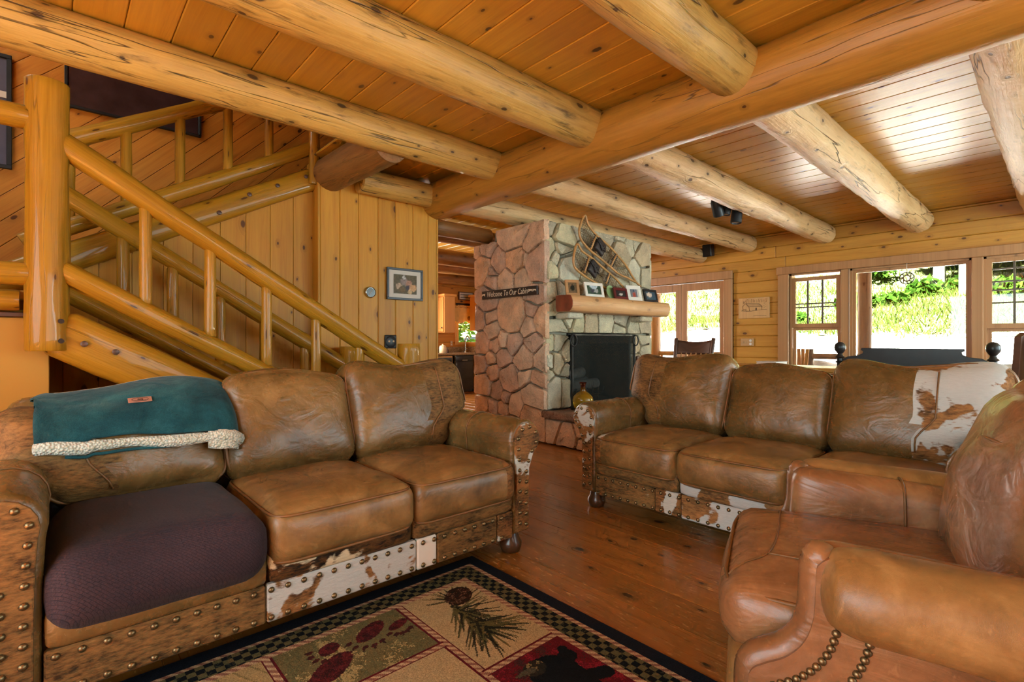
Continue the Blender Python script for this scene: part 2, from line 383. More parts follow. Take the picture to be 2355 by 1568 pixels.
M['darklog'] = wood('dark_log', (142, 96, 48), (98, 60, 26), rough=0.5, log=True, crack=0.7, vary=0.15, bump=0.3, blotch=0.4)
M['rail'] = wood('rail_log', (174, 122, 28), (138, 88, 16), knot=(74, 36, 12), rough=0.42, log=True, crack=0.35, coat=0.3, coat_rough=0.07, vary=0.12, bump=0.3, knots=1.0, spec=0.2)
M['mantel'] = wood('mantel_log', (214, 164, 112), (180, 124, 74), rough=0.5, log=True, crack=0.3, vary=0.05, knots=0.6)
M['redwood'] = plain('end_grain_red', lin(132, 66, 40), 0.6, var=0.3)
M['ply'] = wood('closet_panel', (186, 138, 62), (168, 116, 44), rough=0.6, knots=0.0, vary=0.02, gscale=0.5, spec=0.15)
M['darkwood'] = wood('dark_brown_wood', (98, 62, 44), (62, 36, 26), rough=0.4, knots=0.0, vary=0.05)
M['cab'] = wood('cabinet_pine', (224, 166, 92), (196, 128, 60), rough=0.4, knots=0.6, vary=0.08)
M['plaque'] = wood('plaque_wood', (214, 170, 112), (190, 140, 84), rough=0.5, knots=0.0, vary=0.02)
M['weathered'] = wood('weathered_log', (150, 126, 104), (112, 88, 70), rough=0.7, log=True, crack=0.8, vary=0.05)
M['snowwood'] = plain('ash_frame', lin(184, 134, 78), 0.4, var=0.2)
M['web'] = plain('rawhide_webbing', lin(120, 92, 58), 0.6)
M['binding'] = plain('dark_leather_binding', lin(52, 40, 36), 0.6)
M['leather'] = leather('tan_leather', (156, 118, 70), (120, 86, 46), (86, 58, 28), rough=0.27, wr=0.3)
M['leather_worn'] = leather('tan_leather_worn', (178, 138, 86), (140, 102, 58), (96, 66, 34), rough=0.33, wr=0.2, scale=1.5)
M['leather_red'] = leather('russet_leather', (172, 126, 84), (138, 94, 60), (98, 64, 40), rough=0.26, wr=0.4, bs=0.4)
M['hide_brown'] = hide('hide_brown', (226, 214, 190), (0, 0, 0), (118, 84, 46), (64, 42, 22), 0.80)
M['hide_mix'] = hide('hide_mixed', (202, 202, 192), (3.1, 0.4, 1.2), (130, 86, 46), (72, 44, 22), 0.58, 6.0)
M['hide_white'] = hide('hide_white', (198, 200, 196), (1.3, 2.2, 0.2), (142, 98, 56), (84, 54, 30), 0.52, 5.0)
M['hide_dark'] = hide('hide_dark', (220, 206, 172), (5.2, 0.3, 0.7), (96, 60, 28), (36, 22, 12), 0.62, 4.5)
M['brass'] = plain('antique_brass', lin(128, 104, 72), 0.35, metal=0.85, var=0.2)
M['piping'] = plain('leather_piping', lin(122, 80, 40), 0.5, var=0.2)
M['footwood'] = plain('dark_bun_foot', lin(88, 54, 34), 0.3, var=0.2, coat=0.3)
M['white'] = plain('white_paint', lin(226, 220, 208), 0.6, var=0.05)
M['black'] = plain('black_metal', lin(34, 34, 36), 0.42, var=0.2)
M['blackwood'] = plain('black_paint', lin(44, 40, 40), 0.35, var=0.2)
M['iron'] = plain('iron', lin(46, 44, 42), 0.5, metal=0.5, var=0.25)
M['soot'] = plain('firebox_soot', lin(52, 46, 40), 0.9, var=0.35, bump=0.5, bscale=30)
M['mortar'] = plain('mortar', lin(112, 92, 78), 0.95, var=0.2, bump=0.5, bscale=80)
M['mortar_grey'] = plain('mortar_grey', lin(140, 134, 116), 0.95, var=0.2, bump=0.5, bscale=80)
M['stone_pink_warmlit'] = stone('granite_pink_warmlit', [(248, 208, 174), (242, 198, 164), (250, 216, 184), (232, 194, 168), (246, 200, 160), (222, 186, 162)])  # stone's own pink plus the warm side light put into the colour
M['stone_tan_daylit'] = stone('granite_tan_daylit', [(216, 206, 176), (204, 194, 166), (222, 210, 170), (196, 182, 156), (220, 214, 190), (208, 188, 154)])  # stone's own tan plus the cooler front daylight put into the colour
M['slab'] = stone('hearth_slab', [(176, 132, 106), (160, 120, 98)])
M['outlet'] = plain('outlet_plate', lin(196, 156, 108), 0.4)
M['fabric_green'] = None
def fleece():
    t = NT('teal_fleece'); v = t.obj(); n1 = t.noise(v, 4, 4, 0.6, 0.8); n2 = t.noise(v, 300, 2)
    c = t.ramp(t.math('MULTIPLY_ADD', n2, 0.25, t.math('MULTIPLY', n1, 0.8)), (0.36, lin(16, 44, 50)), (0.55, lin(30, 74, 80)), (0.72, lin(56, 104, 106)))
    return t.bsdf(c, 0.85, t.bump(t.math('MULTIPLY_ADD', n2, 0.1, t.noise(v, 11, 3, 0.5, 1.0)), 0.5, 0.02), 0.15, sheen=0.12)
M['fabric_green'] = fleece()
def sherpa():
    t = NT('sherpa_fleece'); v = t.obj(); vo = t.n('TexVoronoi', Vector=v, Scale=120.0)
    c = t.ramp(t.math('MULTIPLY_ADD', vo.outputs[0], 0.6, t.math('MULTIPLY', t.noise(v, 30, 3), 0.5)), (0.2, lin(244, 240, 226)), (0.8, lin(196, 188, 160)))
    return t.bsdf(c, 0.95, t.bump(vo.outputs[0], 1.0, 0.01), 0.1, sheen=0.3)
M['sherpa'] = sherpa()
def slip():
    t = NT('plum_slipcover'); v = t.n('TexCoord').outputs['Object']
    # basket weave relief
    q_ = t.n('SeparateXYZ', Vector=v); cb = t.n('CombineXYZ'); t.set(cb.inputs[0], q_.outputs[0]); t.set(cb.inputs[1], t.math('ADD', q_.outputs[1], q_.outputs[2]))
    a = t.n('TexBrick', {'offset': 0.5}, Vector=t.mapping(cb.outputs[0], (1, 1, 1), rot=(0, 0, R(45))), Scale=44.0); a.inputs['Mortar Size'].default_value = 0.03; a.inputs['Brick Width'].default_value = 0.9; a.inputs['Row Height'].default_value = 0.35
    n = t.noise(v, 250, 3); n2 = t.noise(v, 3, 2)
    c = t.ramp(t.math('MULTIPLY_ADD', n, 0.5, t.math('MULTIPLY', n2, 0.5)), (0.3, lin(44, 30, 36)), (0.7, lin(74, 54, 60)))
    c = t.mix(t.math('MULTIPLY', a.outputs['Fac'], 0.55), c, lin(30, 18, 24))
    return t.bsdf(c, 0.8, t.bump(t.math('SUBTRACT', t.math('MULTIPLY', n, 0.2), a.outputs['Fac']), 0.6, 0.006), 0.2, sheen=0.05)
M['slip'] = slip()
def attr_mat(name, attr, rough=0.9, bump=0.6):
    t = NT(name); a = t.n('Attribute', {'attribute_name': attr}); v = t.n('TexCoord').outputs['Object']; n = t.noise(v, 420, 2)
    c = t.mix(t.mr(n, 0.3, 0.7), (0.62, 0.62, 0.62, 1), (1.25, 1.25, 1.25, 1)); c = t.mix(1.0, a.outputs['Color'], c, 'MULTIPLY')
    return t.bsdf(c, rough, t.bump(n, bump, 0.004), 0.1)
M['rug'] = attr_mat('woven_rug', 'Col')
M['print'] = attr_mat('photo_print', 'Col', 0.35, 0.0)
def glass_pane(name='window_glass', tint=(0.97, 0.99, 0.98), refl=0.06):
    t = NT(name); tr = t.n('BsdfTransparent'); tr.inputs[0].default_value = (*tint, 1); gl = t.n('BsdfGlossy'); gl.inputs['Roughness'].default_value = 0.02
    mx = t.n('MixShader'); mx.inputs[0].default_value = refl; t.t.links.new(tr.outputs[0], mx.inputs[1]); t.t.links.new(gl.outputs[0], mx.inputs[2]); t.t.links.new(mx.outputs[0], t.out.inputs[0]); return t.m
M['pane'] = glass_pane()
M['pane_green'] = glass_pane('screened_glass', (0.72, 0.8, 0.72), 0.05)
def screen_mesh():
    t = NT('fire_screen_mesh'); tr = t.n('BsdfTransparent'); tr.inputs[0].default_value = (1, 1, 1, 1)
    d = t.n('BsdfPrincipled'); d.inputs['Base Color'].default_value = lin(58, 56, 50); d.inputs['Roughness'].default_value = 0.9; d.inputs['Specular IOR Level'].default_value = 0.05
    mx = t.n('MixShader'); mx.inputs[0].default_value = 0.3; t.t.links.new(tr.outputs[0], mx.inputs[1]); t.t.links.new(d.outputs[0], mx.inputs[2]); t.t.links.new(mx.outputs[0], t.out.inputs[0]); return t.m
M['screen'] = screen_mesh()
def amber():
    t = NT('amber_glass'); s = t.n('SeparateXYZ', Vector=t.n('TexCoord').outputs['Object'])
    c = t.ramp(t.mr(s.outputs[2], 0.0, 0.3), (0.0, lin(214, 178, 60)), (0.55, lin(206, 150, 40)), (0.85, lin(110, 30, 16)))
    p = t.n('BsdfPrincipled'); t.set(p.inputs['Base Color'], c); p.inputs['Roughness'].default_value = 0.05; p.inputs['Transmission Weight'].default_value = 0.55; p.inputs['IOR'].default_value = 1.45
    t.t.links.new(p.outputs[0], t.out.inputs[0]); return t.m
M['amber'] = amber()
def birch():
    t = NT('birch_bark'); v = t.obj(); n = t.noise(t.mapping(v, (60, 8, 8)), 1.0, 4, 0.7); n2 = t.noise(v, 6, 3)
    c = t.ramp(n, (0.3, lin(60, 54, 48)), (0.42, lin(110, 108, 104)), (0.8, lin(130, 128, 124)))
    return t.bsdf(c, 0.8, t.bump(n, 0.4, 0.01), 0.2)
M['birch'] = birch()
M['rock'] = stone('outdoor_rock', [(236, 234, 230), (236, 234, 230)], 0.15)
def leafm(name, a, b):
    t = NT(name); r = t.n('ObjectInfo').outputs['Random']; n = t.noise(t.n('TexCoord').outputs['Object'], 6, 3)
    c = t.ramp(n, (0.3, lin(*a)), (0.7, lin(*b)))
    d = t.n('BsdfDiffuse'); t.set(d.inputs[0], c); tr = t.n('BsdfTranslucent'); t.set(tr.inputs[0], c); mx = t.n('MixShader'); mx.inputs[0].default_value = 0.4
    t.t.links.new(d.outputs[0], mx.inputs[1]); t.t.links.new(tr.outputs[0], mx.inputs[2]); t.t.links.new(mx.outputs[0], t.out.inputs[0]); return t.m
M['leaf'] = leafm('leaves', (24, 50, 12), (58, 88, 26))
M['leaf_dark'] = leafm('dark_leaves', (16, 34, 12), (36, 62, 22))
M['grass'] = leafm('grass_blades', (44, 66, 20), (78, 92, 38))
M['straw'] = leafm('dry_grass', (82, 74, 50), (98, 88, 64))
M['soil'] = plain('grassy_soil', lin(70, 78, 40), 0.95, var=0.3)
M['granite'] = stone('counter_granite', [(150, 122, 84), (150, 122, 84)], 0.9)
M['darkgreen'] = plain('dark_green_cabinet', lin(44, 50, 44), 0.4)
M['appliance'] = plain('black_appliance', lin(26, 22, 20), 0.2, coat=0.4)
M['steel'] = plain('steel', lin(190, 186, 178), 0.25, metal=1.0)
M['cream'] = plain('cream_ceramic', lin(226, 206, 172), 0.35)
M['valance'] = plain('valance_cloth', lin(226, 178, 104), 0.85, var=0.12)
M['matboard'] = plain('mat_board', lin(210, 200, 186), 0.8, var=0.03)
M['frame_dark'] = plain('charcoal_frame', lin(58, 58, 62), 0.4)
M['dark_glass'] = plain('dark_glazing', lin(66, 44, 46), 0.12, var=0.25, coat=0.4)
M['sign'] = plain('sign_board', lin(46, 32, 28), 0.5)
M['letter'] = plain('sign_lettering', lin(226, 214, 190), 0.6)
M['ink'] = plain('burnt_line', lin(74, 48, 28), 0.7)
M['paper'] = plain('paper_white', lin(226, 224, 220), 0.6, var=0.03)
M['redframe'] = plain('maroon_frame', lin(104, 34, 34), 0.35)
M['greendish'] = plain('green_ceramic', lin(140, 164, 110), 0.35)
M['shade'] = plain('under_stair_dark', lin(58, 34, 20), 0.8)
M['white_lens'] = plain('lamp_lens', lin(214, 214, 210), 0.2)
# ---------------------------------------------------------------- room shell
ZC = 2.70
ROT_Y = Matrix(((0, -1, 0), (1, 0, 0), (0, 0, 1))).to_euler()                   # length along Y, face up/down
ROT_WALLX = Matrix(((0, 1, 0), (0, 0, 1), (1, 0, 0))).to_euler()                # length along Z, width along X, thickness along Y
ROT_SIDE = Matrix(((0, 0, 1), (1, 0, 0), (0, 1, 0))).to_euler()                 # length along Y, width along Z, thickness along X
ROT_HX = Matrix(((1, 0, 0), (0, 0, -1), (0, 1, 0))).to_euler()                  # length along X, width along Z, thickness along -Y
_bm = {}
def bmesh_board(L, w, t, bev=0.005):
    k = (round(L, 3), round(w, 3), round(t, 3), bev)
    if k not in _bm: _bm[k] = boxm((L, w, t), bev)
    return _bm[k]
def board(parent, name, L, w, t, mat, c, rot, bev=0.005):
    me = bmesh_board(L, w, t, bev)
    if len(me.materials) and me.materials[0] != mat: me = me.copy(); me.materials.clear()
    return ob(name, me, mat, parent, c, rot)
def clip_half(poly, n, d):
    """keep points with n.p <= d"""
    out = []; m = len(poly)
    for i in range(m):
        a, b = poly[i], poly[(i + 1) % m]; da, db = n[0] * a[0] + n[1] * a[1] - d, n[0] * b[0] + n[1] * b[1] - d
        if da <= 0: out.append(a)
        if da * db < 0: t = da / (da - db); out.append((a[0] + t * (b[0] - a[0]), a[1] + t * (b[1] - a[1])))
    return out
def inset(poly, g):
    """shrink a convex polygon by g"""
    A = sum(poly[i][0] * poly[(i + 1) % len(poly)][1] - poly[(i + 1) % len(poly)][0] * poly[i][1] for i in range(len(poly)))
    if A < 0: poly = poly[::-1]
    out = poly; m = len(poly)
    for i in range(m):
        a, b = poly[i], poly[(i + 1) % m]; ex, ey = b[0] - a[0], b[1] - a[1]; l = math.hypot(ex, ey)
        if l < 1e-6: continue
        n = (ey / l, -ex / l); out = clip_half(out, n, n[0] * a[0] + n[1] * a[1] - g)
        if len(out) < 3: return []
    return out

floor = struct('floor', 'worn reddish pine plank floor of the cabin room', boxm((10.8, 11.7, 0.04), 0, (2.9, 3.15, -0.045)), M['shade'])
W = 0.205; x = -2.4
while x < 8.2:
    cuts = [-2.6, random.uniform(-1.2, 1.0), random.uniform(3.4, 6.2), 8.95] if random.random() < 0.6 else [-2.6, random.uniform(4.4, 6), 8.95]
    for a, b in zip(cuts, cuts[1:]): board(floor, 'plank', round(b - a - 0.003, 3), W - 0.0015, 0.025, M['floor'], (x + W / 2, (a + b) / 2, -0.0125), ROT_Y, 0.0015)
    x += W
ceiling = struct('ceiling', 'knotty orange pine board ceiling between the log joists', boxes([((0.3, 0.45, 2.746), (5.4, 6.1, 0.05)), ((2.4, 4.1, 2.746), (1.25, 1.2, 0.05)), ((5.65, 3.15, 2.746), (5.3, 11.7, 0.05))]), M['shade'])
W = 0.206; x = -2.4; k = 0
while x < 8.3:
    y1 = 3.45 if x + W / 2 < 1.80 else (4.62 if x + W / 2 < 3.0 else 8.95)
    board(ceiling, 'ceiling_board', y1 + 2.6, W - 0.002, 0.02, M['ceil'], (x + W / 2, (y1 - 2.6) / 2, ZC + 0.01), ROT_Y, 0.006)
    x += W

# --- window wall (x = 8.2)
wr = struct('wall_right', 'wall of horizontal knotty pine boards with windows and glazed doors', boxes([
    ((8.29, -1.285, 1.35), (0.13, 2.63, 2.7)), ((8.29, 1.44, 0.31), (0.13, 2.82, 0.62)), ((8.29, 1.44, 2.375), (0.13, 2.82, 0.65)), ((8.29, 3.345, 1.35), (0.13, 0.99, 2.7)),
    ((8.29, 4.64, 2.38), (0.13, 1.6, 0.64)), ((8.29, 7.22, 1.35), (0.13, 3.56, 2.7))]), M['shade'])
z = 0.105; rows = []
while z < 2.70: rows.append((z, min(z + 0.171, 2.70))); z += 0.171
rows = [(0.0, 0.105)] + rows
for (z0, z1) in rows:
    if z1 - z0 < 0.03: continue
    zc = (z0 + z1) / 2
    segs = [(-2.6, 8.95)]
    for (a, b, lo, hi) in ((3.70, 5.58, -1, 2.13), (-0.13, 3.00, 0.55, 2.12)):
        if lo < zc < hi:
            ns = []
            for s0, s1 in segs:
                if b <= s0 or a >= s1: ns.append((s0, s1))
                else:
                    if a > s0: ns.append((s0, a))
                    if b < s1: ns.append((b, s1))
            segs = ns
    out = []
    for s0, s1 in segs:
        if s1 - s0 > 5: c = random.uniform(s0 + 1.8, s1 - 1.8); out += [(s0, c), (c, s1)]
        else: out.append((s0, s1))
    for s0, s1 in out: board(wr, 'siding_board', s1 - s0 - 0.002, z1 - z0 - 0.002, 0.03, M['siding'], (8.215, (s0 + s1) / 2, zc), ROT_SIDE, 0.008)

# --- triple window
def casing(name, label, parts, mat=M['trim']):
    o = struct(name, label, cat='trim')
    for nm, c, s in parts: ob(nm, boxm(s, 0.006), mat, o, c)
    return o
casing('trim_1', 'pinkish pine casing around the triple window', [
    ('head_casing', (8.175, 1.44, 2.108), (0.05, 3.16, 0.115)), ('side_casing', (8.175, 2.925, 1.30), (0.045, 0.15, 1.5)), ('side_casing', (8.175, -0.045, 1.30), (0.045, 0.15, 1.5)),
    ('mullion_casing', (8.19, 2.12, 1.34), (0.05, 0.105, 1.42)), ('mullion_casing', (8.19, 0.758, 1.34), (0.05, 0.105, 1.42)), ('sill', (8.15, 1.44, 0.605), (0.16, 3.1, 0.04)), ('apron', (8.185, 1.44, 0.54), (0.03, 3.0, 0.09))])
def sash(parent, name, y0, y1, z0, z1, xx, fr, bars_v=(), bars_h=(), mat=M['trim'], glass=M['pane']):
    f = ob(name, boxes([((xx, (y0 + y1) / 2, z1 - fr / 2), (0.04, y1 - y0, fr)), ((xx, (y0 + y1) / 2, z0 + fr / 2), (0.04, y1 - y0, fr)), ((xx, y0 + fr / 2, (z0 + z1) / 2), (0.04, fr, z1 - z0 - 2 * fr)), ((xx, y1 - fr / 2, (z0 + z1) / 2), (0.04, fr, z1 - z0 - 2 * fr))]), mat, parent)
    ob('glass_pane', boxm((0.006, y1 - y0 - 2 * fr, z1 - z0 - 2 * fr), 0, (xx, (y0 + y1) / 2, (z0 + z1) / 2)), glass, f)
    for b in bars_v: ob('muntin', boxm((0.02, 0.022, z1 - z0 - 2 * fr), 0, (xx - 0.004, y0 + (y1 - y0) * b, (z0 + z1) / 2)), mat_muntin, f)
    for b in bars_h: ob('muntin', boxm((0.02, y1 - y0 - 2 * fr, 0.018), 0, (xx - 0.005, (y0 + y1) / 2, z0 + (z1 - z0) * b)), mat_muntin, f)
    return f
mat_muntin = plain('muntin_bar', lin(96, 84, 70), 0.5)
def jamb(parent, y0, y1, z0, z1):
    ob('jamb', boxes([((8.29, y0 + 0.012, (z0 + z1) / 2), (0.15, 0.025, z1 - z0)), ((8.29, y1 - 0.012, (z0 + z1) / 2), (0.15, 0.025, z1 - z0)), ((8.29, (y0 + y1) / 2, z1 - 0.012), (0.15, y1 - y0, 0.025)), ((8.29, (y0 + y1) / 2, z0 + 0.012), (0.15, y1 - y0, 0.025))]), M['trim'], parent)
w1 = struct('window_1', 'left double hung window with a muntined upper sash'); jamb(w1, 2.17, 2.85, 0.62, 2.05)
sash(w1, 'upper_sash', 2.19, 2.83, 1.25, 1.99, 8.25, 0.055, (0.36, 0.66), (0.40, 0.47)); sash(w1, 'lower_sash', 2.20, 2.82, 0.645, 1.25, 8.29, 0.04, glass=M['pane'])
w2 = struct('window_2', 'wide clear picture window in the middle'); jamb(w2, 0.81, 2.07, 0.62, 2.05)
sash(w2, 'sash', 0.83, 2.05, 0.645, 2.03, 8.27, 0.04)
w3 = struct('window_3', 'right double hung window with a muntined upper sash'); jamb(w3, 0.03, 0.706, 0.62, 2.05)
sash(w3, 'upper_sash', 0.05, 0.69, 1.20, 2.03, 8.25, 0.055, (0.30, 0.62), (0.36, 0.54, 0.66, 0.84)); sash(w3, 'lower_sash', 0.06, 0.68, 0.645, 1.20, 8.29, 0.04)

# --- glazed double door
casing('trim_2', 'pine casing around the glazed double door', [('head_casing', (8.17, 4.64, 2.128), (0.06, 1.88, 0.135)), ('side_casing', (8.175, 3.77, 1.03), (0.05, 0.14, 2.06)), ('side_casing', (8.175, 5.51, 1.03), (0.05, 0.14, 2.06))])
d1 = struct('door_1', 'pair of brown wooden glazed doors leading to the porch')
for y0, y1 in ((3.84, 4.637), (4.643, 5.44)):
    st = 0.105; hd = 0.13; bt = 0.25; zt = 2.05
    lf = ob('door_leaf', boxes([((8.26, y0 + st / 2, zt / 2), (0.045, st, zt)), ((8.26, y1 - st / 2, zt / 2), (0.045, st, zt)), ((8.26, (y0 + y1) / 2, zt - hd / 2), (0.045, y1 - y0 - 2 * st, hd)), ((8.26, (y0 + y1) / 2, bt / 2), (0.045, y1 - y0 - 2 * st, bt))]), M['trim'], d1)
    ob('glass_pane', boxm((0.008, y1 - y0 - 2 * st, zt - hd - bt), 0, (8.26, (y0 + y1) / 2, (zt - hd + bt) / 2)), M['pane'], lf)
    yk = y1 - 0.05 if y0 < 4.5 else y0 + 0.05
    k = ob('knob', lathem([(0.006, 0), (0.012, 0.01), (0.028, 0.03), (0.03, 0.045), (0.022, 0.06), (0.004, 0.064)], 14), M['black'], lf, (8.237, yk, 0.98), (0, R(-90), 0))

# --- picture wall beside the stair (y = 4.5)
wb = struct('wall_back', 'wall of vertical knotty pine boards beside the stair', boxes([((2.385, 4.58, 1.3), (1.2, 0.09, 2.6)), ((2.95, 6.7, 1.3), (0.09, 4.3, 2.6))]), M['shade'])
for a, b in zip([1.768, 1.949, 2.13, 2.33, 2.518, 2.716, 2.897], [1.949, 2.13, 2.33, 2.518, 2.716, 2.897, 3.0]):
    board(wb, 'wall_board', 2.55, b - a - 0.002, 0.03, M['wall'], ((a + b) / 2, 4.515, 1.275), ROT_WALLX, 0.007)
board(wb, 'corner_board', 2.55, 0.14, 0.022, M['wall'], (1.757, 4.57, 1.275), Matrix(((0, 0, 1), (0, 1, 0), (1, 0, 0))).to_euler() if False else Matrix(((0, 0, 1), (0, -1, 0), (1, 0, 0))).to_euler(), 0.004)
board(wb, 'end_board', 2.55, 0.14, 0.022, M['wall'], (3.011, 4.57, 1.275), Matrix(((0, 0, 1), (0, -1, 0), (1, 0, 0))).to_euler(), 0.004)
for i in range(20):
    board(wb, 'wall_board', 2.55, 0.205, 0.02, M['wall'], (3.005, 4.75 + i * 0.207, 1.275), Matrix(((0, 0, 1), (0, -1, 0), (1, 0, 0))).to_euler(), 0.005)
# wall under the upper flight
SU = 0.537
def zu(x): return 1.588 + SU * (x - 0.176)
wu = struct('wall_under_stair', 'wall of vertical pine boards under the upper stair flight', boxm((0.02, 0.02, 0.5), 0, (1.7, 4.7, 0.3)), M['shade'], cat='wall')
xs = [-0.9, -0.71, -0.52, -0.33, -0.14, 0.05, 0.24, 0.43, 0.62, 0.812, 1.003, 1.193, 1.384, 1.576, 1.768]
for a, b in zip(xs, xs[1:]):
    a2, b2 = a + 0.001, b - 0.001; za, zb = max(1.2, zu(a2)) + 0.05, max(1.2, zu(b2)) + 0.05
    me = prism([(0, -(b2 - a2) / 2), (za, -(b2 - a2) / 2), (zb, (b2 - a2) / 2), (0, (b2 - a2) / 2)], 0.03, 'z', 0.004)
    ob('wall_board', me, M['wall'], wu, ((a + b) / 2, 4.625, 0), ROT_WALLX)
# far stairwell wall with 45 degree boards
wf = struct('wall_stairwell', 'stairwell wall of diagonal knotty pine boards', boxes([((0.3, 5.68, 2.2), (5.4, 0.08, 4.4))]), M['shade'], cat='wall')
rect = [(-1.6, 0.9), (2.95, 0.9), (2.95, 4.3), (-1.6, 4.3)]; c45 = math.sqrt(0.5)
rp = [(c45 * (px + pz), c45 * (pz - px)) for px, pz in rect]
v = -2.5 + 0.06
while v < 5.0:
    p = clip_half(clip_half(rp, (0, 1), v + 0.138), (0, -1), -(v + 0.001))
    if len(p) > 2:
        me = prism(p, 0.025, 'z', 0.004)
        ob('diagonal_board', me, M['diag'], wf, (0, 5.64, 0), Matrix(((c45, -c45, 0), (0, 0, -1), (c45, c45, 0))).to_euler())
    v += 0.14
# kitchen wall (y = 8.9)
wk = struct('wall_kitchen', 'pine board wall of the kitchen behind the sink', boxes([((4.7, 9.0, 1.38), (3.5, 0.1, 2.8)), ((7.7, 9.0, 1.38), (1.0, 0.1, 2.8)), ((6.83, 9.0, 0.5), (0.76, 0.1, 1.0)), ((6.83, 9.0, 2.29), (0.76, 0.1, 0.98))]), M['shade'])
for i in range(16):
    z0 = i * 0.17; zc = z0 + 0.085
    for a, b in ([(3.0, 8.2)] if not 0.97 < zc < 1.83 else [(3.0, 6.45), (7.21, 8.2)]): board(wk, 'wall_board', b - a, 0.168, 0.02, M['diag'], ((a + b) / 2, 8.94, zc), ROT_HX, 0.005)
# walls behind the camera, with window openings, the far front one added for the fill light
wfr = struct('wall_front', 'pine wall behind the viewer with a wide window and an added second opening', boxes([((2.9, -2.66, 0.28), (10.8, 0.1, 0.56)), ((2.9, -2.66, 2.54), (10.8, 0.1, 0.36)), ((-0.95, -2.66, 1.45), (3.1, 0.1, 1.8)), ((5.45, -2.66, 1.45), (0.3, 0.1, 1.8)), ((7.95, -2.66, 1.45), (0.7, 0.1, 1.8))]), M['siding'])
wl = struct('wall_left', 'pine wall at the left end of the room with a window', boxes([((-2.46, -1.85, 1.4), (0.1, 1.7, 2.8)), ((-2.46, 0.6, 0.28), (0.1, 3.4, 0.56)), ((-2.46, 0.6, 2.54), (0.1, 3.4, 0.4)), ((-2.46, 4.0, 2.2), (0.1, 3.5, 4.4))]), M['siding'])
struct('ceiling_stairwell', 'pine ceiling over the upper stairwell', boxm((5.5, 2.5, 0.06), 0, (0.3, 4.6, 4.42)), M['ceil'], cat='ceiling')
struct('wall_upstairs', 'upper wall above the log trimmer of the stair opening', boxes([((0.3, 3.42, 3.6), (5.4, 0.06, 1.6)), ((3.0, 4.6, 3.6), (0.06, 2.3, 1.6))]), M['wall'], cat='wall')
struct('floor_upstairs', 'upper floor edge at the head of the stair', boxm((0.9, 1.0, 0.10), 0.005, (2.5, 5.1, 2.92)), M['wall'], cat='floor')

# ---------------------------------------------------------------- log joists and beams
def beam(a, b, r, mat, label, group='log joists under the ceiling', **kw):
    o = logab('log_beam', a, b, r, M[mat], **kw); tag(o, label, 'beam', group); return o
tag(logab('log_beam', (3.02, -2.5, 2.535), (3.0, 4.52, 2.52), 0.193, M['beam'], seed=1, n=28, wob=0.05), 'thick round log girder crossing the ceiling and carrying the joist ends', 'beam')
near = [(1.29, 0.146, 'stout log joist butting the girder at the top centre, above the fireplace side'), (2.35, 0.142, 'knotty log joist above the sofa with the teal blanket, second from the stair'), (3.41, 0.130, 'long cracked log joist trimming the stair opening')]
for i, (y, r, lb) in enumerate(near): beam((-2.35, y, 2.585), (2.90, y, 2.585), r, 'joist', lb, seed=3 + i, n=24, wob=0.06)
beam((-2.35, 0.20, 2.585), (2.90, 0.20, 2.585), 0.145, 'joist', 'log joist at the top edge, only its rounded end in view', seed=11)
beam((2.08, 4.40, 2.53), (2.90, 4.40, 2.53), 0.115, 'joist', 'short pale log over the vertical board wall by the girder end', seed=8)
far = [(0.20, 0.17, 'pale hewn log joist at the right edge, beside the brightest ceiling boards'), (1.29, 0.155, 'pale log joist with a long dark check, second from the right'), (2.35, 0.143, 'log joist carrying the black spotlights'), (3.41, 0.132, 'log joist between the spotlights and the chimney log'), ]
for i, (y, r, lb) in enumerate(far): beam((3.08, y, 2.585), (8.17, y + 0.02, 2.575), r, 'joist_pale', lb, seed=20 + i, n=28, wob=0.10, facet=0.10)
beam((3.08, 4.28, 2.50), (8.17, 4.24, 2.50), 0.125, 'joist_pale', 'log joist resting on top of the stone chimney', seed=27, n=24, wob=0.08)
beam((1.90, 3.46, 2.56), (1.86, 4.62, 2.56), 0.152, 'darklog', 'short dark log heading the stair opening below the long trimmer', seed=30, n=22)
beam((3.05, 4.66, 2.29), (3.85, 4.66, 2.29), 0.088, 'darklog', 'dark log bridging the passage from the board wall to the chimney', seed=32)
for i, (y, z) in enumerate([(5.75, 2.52), (6.95, 2.43), (8.0, 2.46), (8.75, 2.36)]):
    beam((3.05, y, z), (8.15, y, z), 0.13, 'darklog', ['first dark log joist over the passage, behind the chimney', 'second dark log joist over the passage to the kitchen', 'third dark log joist over the kitchen', 'dark log along the top of the kitchen wall'][i], 'log joists of the kitchen', seed=40 + i)

# ---------------------------------------------------------------- staircase
st = thing('staircase', 'varnished log staircase turning at a landing, with log handrails', 'staircase', (0, 0, 0))
YF, YR = 3.5, 4.33
def railx(name, xa, za, xb, zb, y, r, seed, **kw): return logab(name, (xa, y, za), (xb, y, zb), r, M['rail'], st, seed=seed, wob=0.15, n=22, facet=0.05, hf=0.7, ce=0.96, **kw)
